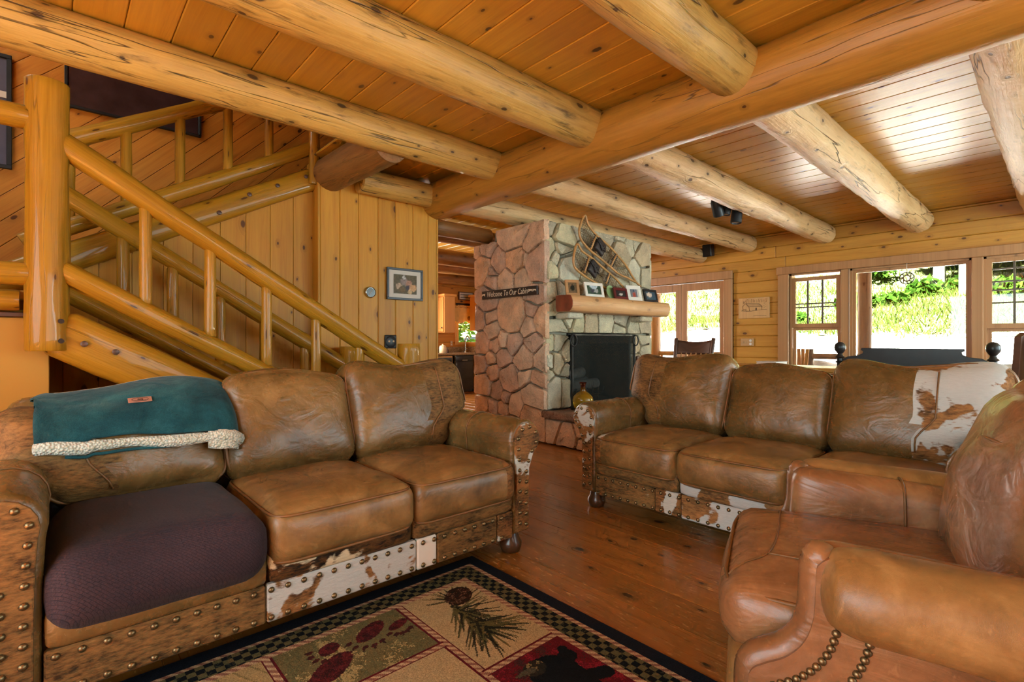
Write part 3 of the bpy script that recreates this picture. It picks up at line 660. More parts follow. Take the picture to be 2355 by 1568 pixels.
# big newel post, hung on the landing
def post(name, x, y, z0, z1, r, seed, rx=1.0):
    me = logm(z1 - z0, r, seed, 24, int(max(8, (z1 - z0) / 0.05)), 0.10, cap=0.006, facet=0.04, hf=0.7, ce=0.95); o = ob(name, me, M['rail'], st, (x, y, z0)); o.rotation_euler = (0, R(-90), 0); return o
post('newel_post', -0.022, YF, 1.00, 2.362, 0.086, 51)
for dz in (0.15, 0.05): ob('bolt_hole', lathem([(0.0125, 0), (0.0125, 0.006)], 14), M['shade'], st, (0.03, YF - 0.074, 1.0 + dz), (R(90), 0, 0))
post('newel_post', 2.075, YF, 0.0, 1.03, 0.088, 52); post('newel_post', 1.99, YR, 0.0, 1.0, 0.11, 53)
railx('handrail', 0.03, 2.07, 2.02, 0.83, YF, 0.062, 54); railx('bottom_rail', 0.03, 1.415, 2.02, 0.27, YF, 0.056, 55)
railx('handrail', -0.1, 2.08, 1.93, 0.82, YR, 0.060, 56); railx('bottom_rail', -0.1, 1.46, 1.93, 0.22, YR, 0.055, 57)
def rz_(x, a, b): return a[1] + (b[1] - a[1]) * (x - a[0]) / (b[0] - a[0])
for i, x in enumerate((0.386, 0.704, 1.025, 1.345, 1.66)):
    zt, zb = rz_(x, (0.03, 2.07), (2.02, 0.83)) - 0.05, rz_(x, (0.03, 1.415), (2.02, 0.27)) + 0.05
    post('baluster', x, YF, zb, zt, 0.031, 60 + i)
for i, x in enumerate((0.05, 0.353, 0.636, 0.94, 1.25, 1.566)):
    zt, zb = rz_(x, (-0.1, 2.08), (1.93, 0.82)) - 0.05, rz_(x, (-0.1, 1.46), (1.93, 0.22)) + 0.05
    post('baluster', x, YR, zb, zt, 0.036, 70 + i)
# stringers: half logs
def stringer(xa, za, xb, zb, y, hgt, thick, seed):
    L = math.hypot(xb - xa, zb - za); me = rbox(L / 2, thick / 2, hgt / 2, 0.05, (24, 4, 6), (0, 0.01, 0), seed=seed, lump=0.006)
    o = ob('stringer', me, M['rail'], st, ((xa + xb) / 2, y, (za + zb) / 2)); o.rotation_euler = (0, math.atan2(-(zb - za), xb - xa), 0); return o
stringer(0.0, 1.105, 1.95, 0.0, YF + 0.02, 0.25, 0.11, 1); stringer(-0.12, 1.17, 1.95, 0.0, YR + 0.08, 0.25, 0.09, 2)
for i, x in enumerate((0.12, 0.25)): ob('wood_plug', lathem([(0.016, 0), (0.016, 0.008), (0.012, 0.01)], 12), M['darkwood'], st, (x, YF - 0.045, 1.17 - 0.565 * (x + 0.12) + (0.0, 0.03)[i]), (R(90), 0, 0))
for i in range(7):
    z = 0.150 * (i + 1) - 0.04; x = 1.80 - 0.262 * i
    ob('tread', boxm((0.30, YR - YF - 0.04, 0.045), 0.008), M['rail'], st, (x, (YF + YR) / 2 + 0.05, z))
    ob('riser', boxm((0.02, YR - YF - 0.06, 0.11), 0.002), M['rail'], st, (x - 0.12, (YF + YR) / 2 + 0.05, z + 0.078))
# landing
ob('landing', boxes([((-0.75, 4.55, 1.28), (1.3, 2.0, 0.05))], 0.005), M['wall'], st)
logab('landing_log', (-1.4, YF + 0.06, 1.255), (-0.125, YF + 0.06, 1.255), 0.052, M['rail'], st, seed=80, ce=0.96)
logab('handrail', (-1.6, YF, 2.165), (-0.09, YF, 2.165), 0.058, M['rail'], st, seed=81, ce=0.96); logab('bottom_rail', (-1.6, YF, 1.385), (-0.09, YF, 1.385), 0.058, M['rail'], st, seed=82, ce=0.96)
# upper flight behind, rising to the right
YU = 4.60
def zrail(x): return 1.842 + 0.58 * (x - 0.107)
railx('bottom_rail', -0.15, zrail(-0.15), 1.72, zrail(1.72), YU, 0.058, 90); railx('handrail', -0.05, zrail(-0.05) + 0.60, 1.72, zrail(1.72) + 0.60, YU, 0.058, 91)
for i, x in enumerate((0.08, 0.394, 0.723, 1.053, 1.366)): post('baluster', x, YU, zrail(x) + 0.04, zrail(x) + 0.57, 0.034, 92 + i)
post('newel_post', 1.735, 4.56, 2.45, 3.6, 0.045, 99)
stringer(-0.45, zu(-0.45) + 0.085, 1.76, zu(1.76) + 0.085, YU + 0.01, 0.19, 0.10, 3)
for x in (0.75, 0.98, 1.2, 1.42, 1.66): ob('wood_plug', lathem([(0.017, 0), (0.017, 0.008), (0.013, 0.01)], 12), M['darkwood'], st, (x, YU - 0.047, zu(x) + (0.05 if int(x * 10) % 2 else 0.12)), (R(90), 0, 0))
stringer(-0.45, zu(-0.45) + 0.12, 2.3, zu(2.3) + 0.12, 5.56, 0.25, 0.08, 4)
for i in range(9): ob('tread', boxm((0.30, 0.95, 0.045), 0.006), M['rail'], st, (-0.1 + 0.27 * i, 5.1, 1.53 + 0.148 * i))
# closet panel below the landing
tag(ob('closet_panel', boxm((1.3, 0.03, 1.17), 0.003), M['ply'], None, (-0.665, 3.62, 0.585)), 'plain light wood panel enclosing the space under the landing', 'panel')
tag(ob('panel_cap', boxm((1.3, 0.07, 0.025), 0.004), M['darkwood'], None, (-0.665, 3.61, 1.1835)), 'thin dark ledge along the top of the plain wood panel', 'ledge')
# ---------------------------------------------------------------- stone fireplace and chimney
XF, YFR = 3.74, 3.62
fp = thing('fireplace', 'massive fieldstone fireplace and chimney, pink granite side and tan front', 'fireplace', (4.7, 3.9, 0))
def fpart(name, me, mat): return ob(name, me, mat, fp, (-4.7, -3.9, 0))
core = fpart('mortar_core', boxes([((3.95, 4.12, 1.1), (0.33, 0.90, 2.2)), ((3.95, 4.69, 1.09), (0.33, 0.24, 2.18)), ((3.95, 4.07, 2.24), (0.33, 0.80, 0.10)), ((5.46, 4.23, 1.14), (0.34, 1.14, 2.28)), ((4.70, 4.23, 1.71), (1.2, 1.14, 1.14)), ((4.70, 4.55, 0.6), (1.2, 0.5, 1.2)), ((4.71, 3.29, 0.13), (1.84, 0.66, 0.26))]), M['mortar_grey'])
fpart('firebox', boxes([((4.705, 4.29, 0.73), (1.16, 0.02, 0.80)), ((4.135, 3.98, 0.73), (0.02, 0.62, 0.80)), ((5.275, 3.98, 0.73), (0.02, 0.62, 0.80)), ((4.705, 3.98, 0.335), (1.16, 0.62, 0.02)), ((4.705, 3.98, 1.125), (1.16, 0.62, 0.02))]), M['soot'])
def power_cells(seeds, rect):
    x0, x1, z0, z1 = rect; out = []
    for i, (px, pz, pw) in enumerate(seeds):
        poly = [(x0, z0), (x1, z0), (x1, z1), (x0, z1)]
        for j, (qx, qz, qw) in enumerate(seeds):
            if i == j: continue
            n = (qx - px, qz - pz); d = (qx * qx + qz * qz - qw * qw - px * px - pz * pz + pw * pw) / 2
            poly = clip_half(poly, n, d)
            if len(poly) < 3: break
        if len(poly) >= 3:
            p2 = inset(poly, 0.0075)
            if len(p2) >= 3: out.append(p2)
    return out
def stone_mesh(poly, depth, to3, rnd):
    # drop tiny edges, add jittered midpoints
    P = []
    for p in poly:
        if not P or math.hypot(p[0] - P[-1][0], p[1] - P[-1][1]) > 0.025: P.append(p)
    if len(P) > 3 and math.hypot(P[0][0] - P[-1][0], P[0][1] - P[-1][1]) <= 0.025: P.pop()
    if len(P) < 3: return None
    cx, cz = sum(p[0] for p in P) / len(P), sum(p[1] for p in P) / len(P); Q = []
    for i in range(len(P)):
        a, b = P[i], P[(i + 1) % len(P)]; e = math.hypot(b[0] - a[0], b[1] - a[1])
        # round the corner: two points near it
        k = min(0.16, 0.014 / max(e, 0.03)); Q.append((a[0] + (b[0] - a[0]) * k, a[1] + (b[1] - a[1]) * k))
        t = rnd.uniform(0.4, 0.6); j = min(0.012, e * 0.06) * rnd.uniform(-1, 0.3); nx, nz = (b[1] - a[1]) / max(e, 1e-6), -(b[0] - a[0]) / max(e, 1e-6)
        Q.append((a[0] + (b[0] - a[0]) * t + nx * j, a[1] + (b[1] - a[1]) * t + nz * j))
        Q.append((a[0] + (b[0] - a[0]) * (1 - k), a[1] + (b[1] - a[1]) * (1 - k)))
    n = len(Q); V = []; F = []; size = math.sqrt(max(1e-4, (max(p[0] for p in P) - min(p[0] for p in P)) * (max(p[1] for p in P) - min(p[1] for p in P))))
    rings = [(1.0, 0.0, 0), (1.0, 0.62, 0.0), (1 - 0.012 / size * 1.2, 0.92, 0.006), (0.55, 1.0, 0.010)]
    for s, d, jz in rings:
        for q in Q: V.append(to3(cx + (q[0] - cx) * s, cz + (q[1] - cz) * s, depth * d + rnd.uniform(-jz, jz)))
    V.append(to3(cx, cz, depth * 1.02 + rnd.uniform(-0.008, 0.008)))
    for r in range(len(rings) - 1):
        for j in range(n): a, b = r * n + j, r * n + (j + 1) % n; F.append((a, b, b + n, a + n))
    r = (len(rings) - 1) * n
    for j in range(n): F.append((r + j, r + (j + 1) % n, len(V) - 1))
    # recentre so that the texture sits on the stone
    c = Vector(to3(cx, cz, 0)); V = [Vector(v) - c for v in V]
    bm = bmesh.new(); bv = [bm.verts.new(v) for v in V]
    for f in F:
        try: bm.faces.new([bv[i] for i in f])
        except ValueError: pass
    return from_bm('stone', bm, True, 48), c
PINK = [(4.736, 2.12, 0.045), (4.581, 2.12, 0.055), (4.662, 1.894, 0.136), (4.114, 2.228, 0.182), (4.378, 1.929, 0.091), (4.079, 1.942, 0.127), (3.821, 2.04, 0.055), (3.921, 1.914, 0.036), (3.724, 1.846, 0.173), (4.471, 1.839, 0.045), (4.478, 1.725, 0.073), (4.244, 1.729, 0.1), (3.968, 1.737, 0.091), (4.557, 1.535, 0.127), (3.769, 1.537, 0.091), (4.135, 1.342, 0.191), (4.703, 1.307, 0.073), (4.518, 1.316, 0.05), (3.821, 1.375, 0.059), (3.874, 1.202, 0.091), (3.667, 1.265, 0.118), (4.478, 1.16, 0.091), (4.662, 1.009, 0.109), (4.432, 1.01, 0.073), (4.273, 1.045, 0.055), (4.1, 1.021, 0.091), (3.808, 1.041, 0.082), (4.273, 0.865, 0.086), (3.948, 0.868, 0.118), (3.665, 0.853, 0.091), (4.67, 0.784, 0.091), (4.494, 0.845, 0.045), (4.463, 0.691, 0.064), (4.178, 0.632, 0.136), (3.914, 0.669, 0.045), (3.744, 0.642, 0.077), (4.629, 0.54, 0.109), (4.386, 0.482, 0.091), (3.795, 0.466, 0.136), (4.237, 0.43, 0.036), (4.646, 0.289, 0.091), (4.44, 0.299, 0.055), (4.303, 0.312, 0.05), (4.072, 0.358, 0.1), (3.828, 0.252, 0.136), (4.114, 0.092, 0.091), (4.565, 0.135, 0.082), (4.333, 0.113, 0.064)]
PINKH = [(3.496, 0.188, 0.107), (3.316, 0.113, 0.129), (3.102, 0.2, 0.107), (3.102, 0.035, 0.107)]
FRONT = [(4.028, 2.2, 0.139), (3.872, 2.278, 0.07), (4.167, 2.286, 0.07), (3.813, 1.99, 0.06), (4.007, 2.036, 0.08), (3.912, 1.915, 0.07), (4.083, 1.808, 0.159), (4.048, 1.921, 0.07), (3.826, 1.784, 0.06), (4.747, 2.273, 0.109), (5.016, 2.093, 0.139), (5.024, 2.286, 0.07), (5.193, 2.235, 0.08), (5.339, 2.281, 0.05), (5.51, 2.123, 0.119), (5.321, 1.881, 0.099), (5.558, 1.859, 0.09), (4.478, 2.24, 0.08), (4.327, 1.98, 0.09), (4.634, 1.964, 0.08), (4.402, 1.746, 0.09), (4.796, 1.83, 0.08), (4.555, 1.66, 0.06), (5.051, 1.8, 0.07), (3.993, 1.588, 0.07), (3.846, 1.56, 0.07), (4.349, 1.636, 0.06), (3.932, 1.178, 0.08), (4.254, 1.24, 0.07), (4.424, 1.244, 0.099), (4.706, 1.265, 0.09), (5.024, 1.299, 0.08), (4.998, 1.19, 0.06), (5.247, 1.183, 0.07), (5.519, 1.269, 0.06), (3.919, 1.405, 0.06), (4.09, 1.32, 0.05), (5.529, 1.565, 0.08), (5.139, 1.544, 0.08), (4.796, 1.526, 0.08), (4.402, 1.48, 0.08), (4.182, 1.469, 0.06)]
LP = [(3.807, 1.023, 0.047), (3.946, 1.013, 0.066), (3.926, 0.827, 0.094), (4.062, 0.906, 0.085), (4.062, 0.526, 0.113), (3.859, 0.53, 0.123), (3.76, 0.7, 0.047), (3.813, 0.83, 0.047), (4.062, 0.744, 0.066)]
RP = [(5.529, 1.116, 0.108), (5.311, 0.991, 0.076), (5.558, 0.89, 0.108), (5.386, 0.758, 0.108), (5.51, 0.579, 0.097), (5.367, 0.452, 0.076), (5.587, 0.41, 0.076)]
rs = random.Random(5)
def lay(seeds, rect, to3f, mat, dmin, dmax, notch=False):
    for p in power_cells(seeds, rect):
        if notch and max(q[1] for q in p) > 2.18 and max(q[0] for q in p) > 4.56:
            cy_ = sum(q[0] for q in p) / len(p); p = clip_half(p, (0, 1), 2.18) if cy_ > 4.42 else clip_half(p, (1, 0), 4.56)
            if len(p) < 3: continue
        r = stone_mesh(p, rs.uniform(dmin, dmax), to3f, rs)
        if r:
            me, c = r; ob('stone', me, mat, fp, c - Vector((4.7, 3.9, 0)))
def X_(h, z, d): return (XF + 0.045 - d, h, z)
def Y_(h, z, d): return (h, YFR + 0.045 - d, z)
lay(PINK, (3.60, 4.80, 0.0, 2.31), X_, M['stone_pink_warmlit'], 0.045, 0.085, notch=True)
lay(PINKH, (2.92, 3.60, 0.0, 0.27), X_, M['stone_pink_warmlit'], 0.05, 0.09)
lay(FRONT, (3.74, 5.67, 1.13, 2.30), Y_, M['stone_tan_daylit'], 0.045, 0.085)
lay(LP, (3.74, 4.12, 0.33, 1.13), Y_, M['stone_tan_daylit'], 0.045, 0.075); lay(RP, (5.29, 5.67, 0.33, 1.13), Y_, M['stone_tan_daylit'], 0.045, 0.075)
hs = [(3.95 + 0.36 * i + rs.uniform(-.05, .05), 0.13 + rs.uniform(-.06, .06), 0.1) for i in range(6)]
lay(hs, (3.74, 5.67, 0.0, 0.27), lambda h, z, d: (h, 2.985 - d, z), M['stone_pink_warmlit'], 0.05, 0.08)
# right flank of the chimney
lay([(3.8 + 0.4 * (i % 3), 0.3 + 0.33 * (i // 3) + rs.uniform(-.08, .08), 0.1) for i in range(20)], (3.60, 4.80, 0.0, 2.28), lambda h, z, d: (5.625 + d, h, z), M['stone_tan_daylit'], 0.04, 0.07)
# hearth slabs
for i, (a, b) in enumerate(((3.68, 4.45), (4.46, 5.15), (5.16, 5.72))):
    s = ob('hearth_slab', rbox((b - a) / 2, 0.36, 0.033, 0.012, (10, 10, 3), seed=i, lump=0.012), M['slab'], fp, ((a + b) / 2 - 4.7, 3.27 - 3.9, 0.302))
# mantel log with hewn flat top, red end grain
ml = logm(1.80, 0.132, 77, 26, 16, 0.05, ce=0.97)
for v in ml.vertices: v.co.z = max(-0.088, min(v.co.z, 0.078)); v.co.y = min(v.co.y, 0.10)
ring0 = [(v.co.y, v.co.z) for v in ml.vertices[:26]]
mo = ob('mantel_log', ml, M['mantel'], fp, (3.80 - 4.7, 3.43 - 3.9, 1.435))
ob('end_grain', prism([(y * 0.985, z * 0.985) for y, z in ring0[::2]], 0.008, 'x', 0.0), M['redwood'], mo, (-0.006, 0, 0))
for xx in (4.0, 5.3): ob('corbel_stone', rbox(0.12, 0.10, 0.035, 0.02, (5, 5, 3), lump=0.012, seed=int(xx * 3)), M['stone_tan_daylit'], fp, (xx - 4.7, 3.53 - 3.9, 1.315))

# ---- fire screen
fs = thing('fireplace_screen', 'flat black mesh fire screen with ring handles in front of the fire opening', 'fire screen', (4.575, 3.50, 0.337))
ob('mesh_panel', boxm((1.10, 0.004, 0.76), 0, (0, 0, 0.39)), M['screen'], fs)
fr_ = [((-0.56, 0, 0.39), (0.022, 0.022, 0.79)), ((0.56, 0, 0.39), (0.022, 0.022, 0.79)), ((0, 0, 0.78), (1.14, 0.022, 0.022)), ((0, 0, 0.012), (1.14, 0.022, 0.022))]
for c, s in fr_: ob('frame_bar', boxm(s, 0.003, c), M['iron'], fs)
ob('top_bar', boxm((1.14, 0.008, 0.10), 0, (0, -0.004, 0.735)), M['screen'], fs)
for sx in (-1, 1): tube('ring_handle', [(sx * (0.56 + 0.05 * math.sin(a)), -0.02, 0.72 + 0.06 * math.cos(a)) for a in [i * 2 * math.pi / 16 for i in range(16)]], 0.008, M['iron'], fs, closed=True)
for sx in (-0.45, 0.45): ob('foot', boxm((0.03, 0.2, 0.02), 0.003, (sx, 0.02, 0.008)), M['iron'], fs)
# ---- grate and birch logs
gr = thing('log_grate', 'black iron grate holding birch logs in the firebox', 'grate', (4.62, 3.95, 0.345))
for i in range(7): tube('grate_bar', [(-0.3 + 0.1 * i, -0.16, 0.16), (-0.3 + 0.1 * i, -0.15, 0.09), (-0.3 + 0.1 * i, 0.15, 0.09), (-0.3 + 0.1 * i, 0.16, 0.16)], 0.012, M['iron'], gr)
for y in (-0.1, 0.1): tube('cross_bar', [(-0.33, y, 0.075), (0.33, y, 0.075)], 0.012, M['iron'], gr)
for sx in (-0.26, 0.26):
    for y in (-0.1, 0.1): tube('leg', [(sx, y, 0), (sx, y, 0.08)], 0.012, M['iron'], gr)
for i, (a, b, r, lb) in enumerate([((4.36, 3.86, 0.53), (4.92, 3.90, 0.54), 0.062, 'white birch log lying lowest on the fire grate'), ((4.30, 4.02, 0.545), (4.90, 4.05, 0.55), 0.065, 'white birch log behind the front log on the grate'), ((4.40, 3.93, 0.645), (4.75, 3.99, 0.68), 0.065, 'short white birch log on top of the pile'), ((4.22, 3.95, 0.63), (4.38, 3.90, 0.66), 0.05, 'stubby birch log end at the left of the pile')]):
    tag(logab('birch_log', a, b, r, M['birch'], seed=100 + i, wob=0.05, n=14), lb, 'firewood', 'birch logs in the fireplace')
# ---- vase
va = thing('glass_vase', 'round amber glass vase with narrow dark red neck on the hearth', 'vase', (4.02, 3.36, 0.336))
ob('bowl', lathem([(0.03, 0.0), (0.07, 0.005), (0.098, 0.06), (0.106, 0.11), (0.095, 0.15), (0.06, 0.185), (0.028, 0.205), (0.024, 0.24), (0.03, 0.275), (0.04, 0.29), (0.036, 0.288), (0.02, 0.24), (0.02, 0.21)], 32), M['amber'], va)
# ---- poker leaning on the right pillar
pk = thing('fire_tool', 'dark iron bellows and poker leaning against the right stone pillar', 'fire tool', (5.20, 3.46, 0.337))
ob('blade', prism([(-0.02, 0.20), (0.05, 0.2), (0.08, 0.3), (0.02, 0.54), (-0.03, 0.53), (-0.04, 0.3)], 0.03, 'y', 0.004), M['darkwood'], pk, (0, 0.02, 0))
tube('rod', [(0.06, 0.0, 0.0), (0.03, 0.02, 0.2), (0.0, 0.04, 0.5)], 0.01, M['iron'], pk)
tube('scroll', [(0.03 + 0.05 * math.cos(a), -0.02, 0.07 + 0.05 * math.sin(a)) for a in [i * 0.45 for i in range(12)]], 0.008, M['iron'], pk)

# ---- snowshoes
def snowshoe(label, outline, bars, y, tail):
    P = [Vector((a, y - 0.01, b)) for a, b in outline]; c = sum(P, Vector()) / len(P)
    t = thing('snowshoe', label, 'snowshoe', c, 0, 'snowshoes over the mantel')
    loop = catmull([p - c for p in P], 6, True)
    tube('frame', loop, 0.013, M['snowwood'], t, closed=True, n=8)
    poly = [(p.x, p.z) for p in loop]
    def span(n_, d):
        hits = []
        for i in range(len(poly)):
            a, b = poly[i], poly[(i + 1) % len(poly)]; da, db = n_[0] * a[0] + n_[1] * a[1] - d, n_[0] * b[0] + n_[1] * b[1] - d
            if da * db < 0: q = da / (da - db); hits.append((a[0] + q * (b[0] - a[0]), a[1] + q * (b[1] - a[1])))
        return hits
    lst = []
    for ang in (20, 80, 140):
        n_ = (math.cos(R(ang)), math.sin(R(ang))); ds = [n_[0] * p[0] + n_[1] * p[1] for p in poly]; d = min(ds)
        while d < max(ds):
            h = span(n_, d)
            if len(h) >= 2: lst.append(([(h[0][0], 0, h[0][1]), (h[1][0], 0, h[1][1])], 0.0022))
            d += 0.026
    ob('webbing', tubes(lst, 3), M['web'], t)['kind'] = 'stuff'
    bc = []
    for a, b in bars:
        pa, pb = Vector((a[0], y - 0.012, a[1])) - c, Vector((b[0], y - 0.012, b[1])) - c
        tube('crossbar', [pa, pb], 0.014, M['snowwood'], t); bc.append((pa + pb) / 2)
        d = (pb - pa)
        for k in range(7):
            p = pa + d * (0.1 + 0.13 * k); q = Vector((d.z, 0, -d.x)).normalized() * 0.035
            if k % 1 == 0: tube('lashing', [p + q + Vector((0, -0.004, 0)), p - q + Vector((0, -0.004, 0))], 0.005, M['binding'], t, n=4)
    m = bc[0] * 0.72 + bc[1] * 0.28
    ob('foot_binding', rbox(0.075, 0.02, 0.085, 0.02, (8, 4, 8), lump=0.02), M['binding'], t, m + Vector((0, -0.012, 0)), (0, R(35), 0))
    for k in range(3): tube('strap', catmull([m + Vector((-0.07 + 0.05 * k, -0.03, 0.07 - 0.03 * k)), m + Vector((-0.02, -0.05, 0.0 - 0.02 * k)), m + Vector((0.06, -0.035, -0.05 + 0.02 * k))], 4), 0.009, M['binding'], t)
    if tail: tube('tail', [Vector((tail[0][0], y - 0.01, tail[0][1])) - c, Vector((tail[1][0], y - 0.01, tail[1][1])) - c], 0.013, M['snowwood'], t)
S1 = [(4.246, 2.403), (4.3, 2.311), (4.449, 2.214), (4.644, 2.136), (4.819, 2.042), (4.988, 1.942), (5.104, 1.837), (5.186, 1.767), (5.171, 1.760), (5.031, 1.793), (4.847, 1.828), (4.684, 1.895), (4.513, 1.967), (4.325, 2.04), (4.192, 2.124), (4.151, 2.211), (4.174, 2.299)]
S2 = [(4.098, 2.071), (4.18, 2.005), (4.362, 1.94), (4.552, 1.856), (4.751, 1.768), (4.889, 1.688), (5.003, 1.603), (4.861, 1.594), (4.71, 1.609), (4.488, 1.666), (4.325, 1.709), (4.18, 1.759), (4.063, 1.817), (4.035, 1.889), (4.052, 1.982)]
snowshoe('upper wooden snowshoe with rawhide webbing, its tip under the ceiling log', S1, [((4.437, 2.221), (4.343, 2.05)), ((4.806, 2.048), (4.697, 1.897))], 3.53, [(5.17, 1.77), (5.30, 1.71)])
snowshoe('lower wooden snowshoe with rawhide webbing, its tail behind the photo frames', S2, [((4.288, 1.955), (4.21, 1.777)), ((4.644, 1.808), (4.584, 1.69))], 3.51, None)

# ---- photographs on the mantel
def photo(nx, nz, seed, base, blobs):
    V, F, C = [], [], []; rg = random.Random(seed)
    for j in range(nz + 1):
        for i in range(nx + 1):
            u, v = i / nx, j / nz; V.append((u - 0.5, 0, v - 0.5)); c = list(base)
            for (bu, bv, br, bcx) in blobs:
                d = math.hypot((u - bu) * 1.2, v - bv) + 0.06 * noise.noise(Vector((u * 9, v * 9, seed)))
                if d < br: c = list(bcx)
            k = 1 + 0.5 * noise.noise(Vector((u * 14, v * 14, seed * 3.0))); C.append([min(1, q * k) for q in c] + [1])
    for j in range(nz):
        for i in range(nx): a = j * (nx + 1) + i; F.append((a, a + 1, a + nx + 2, a + nx + 1))
    me = mesh('print', V, F); at = me.color_attributes.new('Col', 'FLOAT_COLOR', 'POINT'); at.data.foreach_set('color', [q for c in C for q in c]); return me
def frame(name, label, cat, loc, rot, w, h, bar, mat, pw, ph, pic, matb=None, depth=0.02, group=None, stand=True):
    t = thing(name, label, cat, loc, 0, group); t.rotation_euler = rot
    for c, s in (((0, 0, bar / 2), (w, depth, bar)), ((0, 0, h - bar / 2), (w, depth, bar)), ((-w / 2 + bar / 2, 0, h / 2), (bar, depth, h - 2 * bar)), ((w / 2 - bar / 2, 0, h / 2), (bar, depth, h - 2 * bar))): ob('frame_bar', boxm(s, 0.003, c), mat, t)
    if matb: ob('mat_board', boxm((w - 2 * bar, 0.004, h - 2 * bar), 0, (0, 0.002, h / 2)), matb, t)
    ob('backing', boxm((w - 0.004, 0.006, h - 0.004), 0, (0, depth / 2 - 0.002, h / 2)), M['darkwood'], t)
    o = ob('print', pic, M['print'], t, (0, -0.0035, h / 2)); o.scale = (pw, 1, ph)
    if stand: ob('easel_leg', boxm((0.03, 0.004, h * 0.7), 0, (0, 0.03, h * 0.34)), M['darkwood'], t, rot=(R(12), 0, 0))
    return t
fg = 'photo frames on the mantel'; tilt = R(-14); ZM = 1.512
frame('photo_frame', 'brown wooden frame at the left end of the mantel', 'photo frame', (3.93, 3.415, ZM), (tilt, 0, R(-28)), 0.15, 0.17, 0.03, M['trim'], 0.09, 0.11, photo(10, 12, 1, lin(120, 96, 70)[:3], [(0.5, 0.5, 0.3, lin(50, 46, 36)[:3])]), group=fg)
frame('photo_frame', 'white frame with a landscape group photo on the mantel', 'photo frame', (4.27, 3.40, ZM), (tilt, 0, R(-8)), 0.27, 0.165, 0.035, M['white'], 0.20, 0.10, photo(16, 9, 2, lin(70, 84, 66)[:3], [(0.5, 0.95, 0.35, lin(190, 200, 206)[:3]), (0.4, 0.4, 0.22, lin(80, 74, 80)[:3]), (0.65, 0.4, 0.2, lin(170, 166, 160)[:3])]), M['white'], group=fg)
frame('photo_frame', 'small maroon frame in front of a green dish on the mantel', 'photo frame', (4.70, 3.37, ZM), (tilt, 0, R(-4)), 0.23, 0.135, 0.032, M['redframe'], 0.16, 0.07, photo(12, 8, 3, lin(60, 50, 48)[:3], [(0.5, 0.4, 0.22, lin(196, 180, 170)[:3])]), M['redframe'], group=fg)
frame('photo_frame', 'tall white frame leaning beside the maroon one on the mantel', 'photo frame', (4.98, 3.385, ZM), (tilt, 0, R(-14)), 0.22, 0.185, 0.045, M['white'], 0.10, 0.11, photo(9, 10, 4, lin(120, 120, 126)[:3], [(0.5, 0.3, 0.3, lin(170, 80, 66)[:3]), (0.5, 0.8, 0.18, lin(70, 84, 100)[:3])]), M['white'], group=fg)
frame('photo_frame', 'black frame with a pale close-up portrait at the right end of the mantel', 'photo frame', (5.31, 3.375, ZM), (tilt, 0, R(-4)), 0.25, 0.16, 0.03, M['black'], 0.19, 0.10, photo(12, 8, 5, lin(66, 84, 96)[:3], [(0.38, 0.6, 0.3, lin(214, 190, 172)[:3])]), M['black'], group=fg)
tag(ob('round_dish', lathem([(0.01, 0), (0.05, 0.006), (0.072, 0.018), (0.075, 0.022), (0.05, 0.014), (0.01, 0.01)], 24), M['greendish'], None, (4.58, 3.45, ZM + 0.078), (R(78), 0, 0)), 'round green dish standing behind the maroon frame', 'dish')

# ---- welcome sign on the pink side
sg = thing('welcome_sign', 'long dark wooden sign with pale lettering on the pink stone side', 'sign', (XF - 0.055, 4.13, 1.574))
ob('board', boxm((0.022, 0.90, 0.092), 0.004), M['sign'], sg)
def text(body, size, parent, loc, rot, mat, name='lettering'):
    cu = bpy.data.curves.new('lettering', 'FONT'); cu.body = body; cu.size = size; cu.extrude = 0.0015; cu.align_x = 'CENTER'; cu.align_y = 'CENTER'; cu.resolution_u = 3; cu.shear = 0.15
    o = bpy.data.objects.new(name, cu); COL.objects.link(o); bpy.context.view_layer.update(); me = bpy.data.meshes.new_from_object(o.evaluated_get(bpy.context.evaluated_depsgraph_get())); bpy.data.objects.remove(o)
    return ob(name, me, mat, parent, loc, rot)
RX = Matrix(((0, 0, -1), (-1, 0, 0), (0, 1, 0))).to_euler()
o = text('Welcome To Our Cabin', 0.078, sg, (-0.0115, 0.02, 0.0), RX, M['letter']); o.scale = (0.86, 1.1, 1)
def animal(parent, y, s, flip=1):
    p = [(-0.05, -0.02), (-0.04, 0.012), (-0.055, 0.02), (-0.05, 0.03), (-0.03, 0.026), (0.03, 0.024), (0.05, 0.012), (0.05, -0.02), (0.04, -0.02), (0.036, -0.004), (-0.02, -0.004), (-0.03, -0.02)]
    return ob('animal_cutout', prism([(a * flip * s, b * s) for a, b in p], 0.003, 'x'), M['letter'], parent, (-0.0135, y, 0))
animal(sg, 0.415, 0.55); animal(sg, -0.355, 0.62, -1); animal(sg, -0.415, 0.5, -1)
tag(ob('iron_pot', lathem([(0.03, 0), (0.075, 0.01), (0.09, 0.05), (0.085, 0.09), (0.06, 0.1), (0.02, 0.115), (0.012, 0.13)], 20), M['iron'], None, (3.95, 5.0, 0.0)), 'small black iron pot on the floor by the chimney base', 'pot')
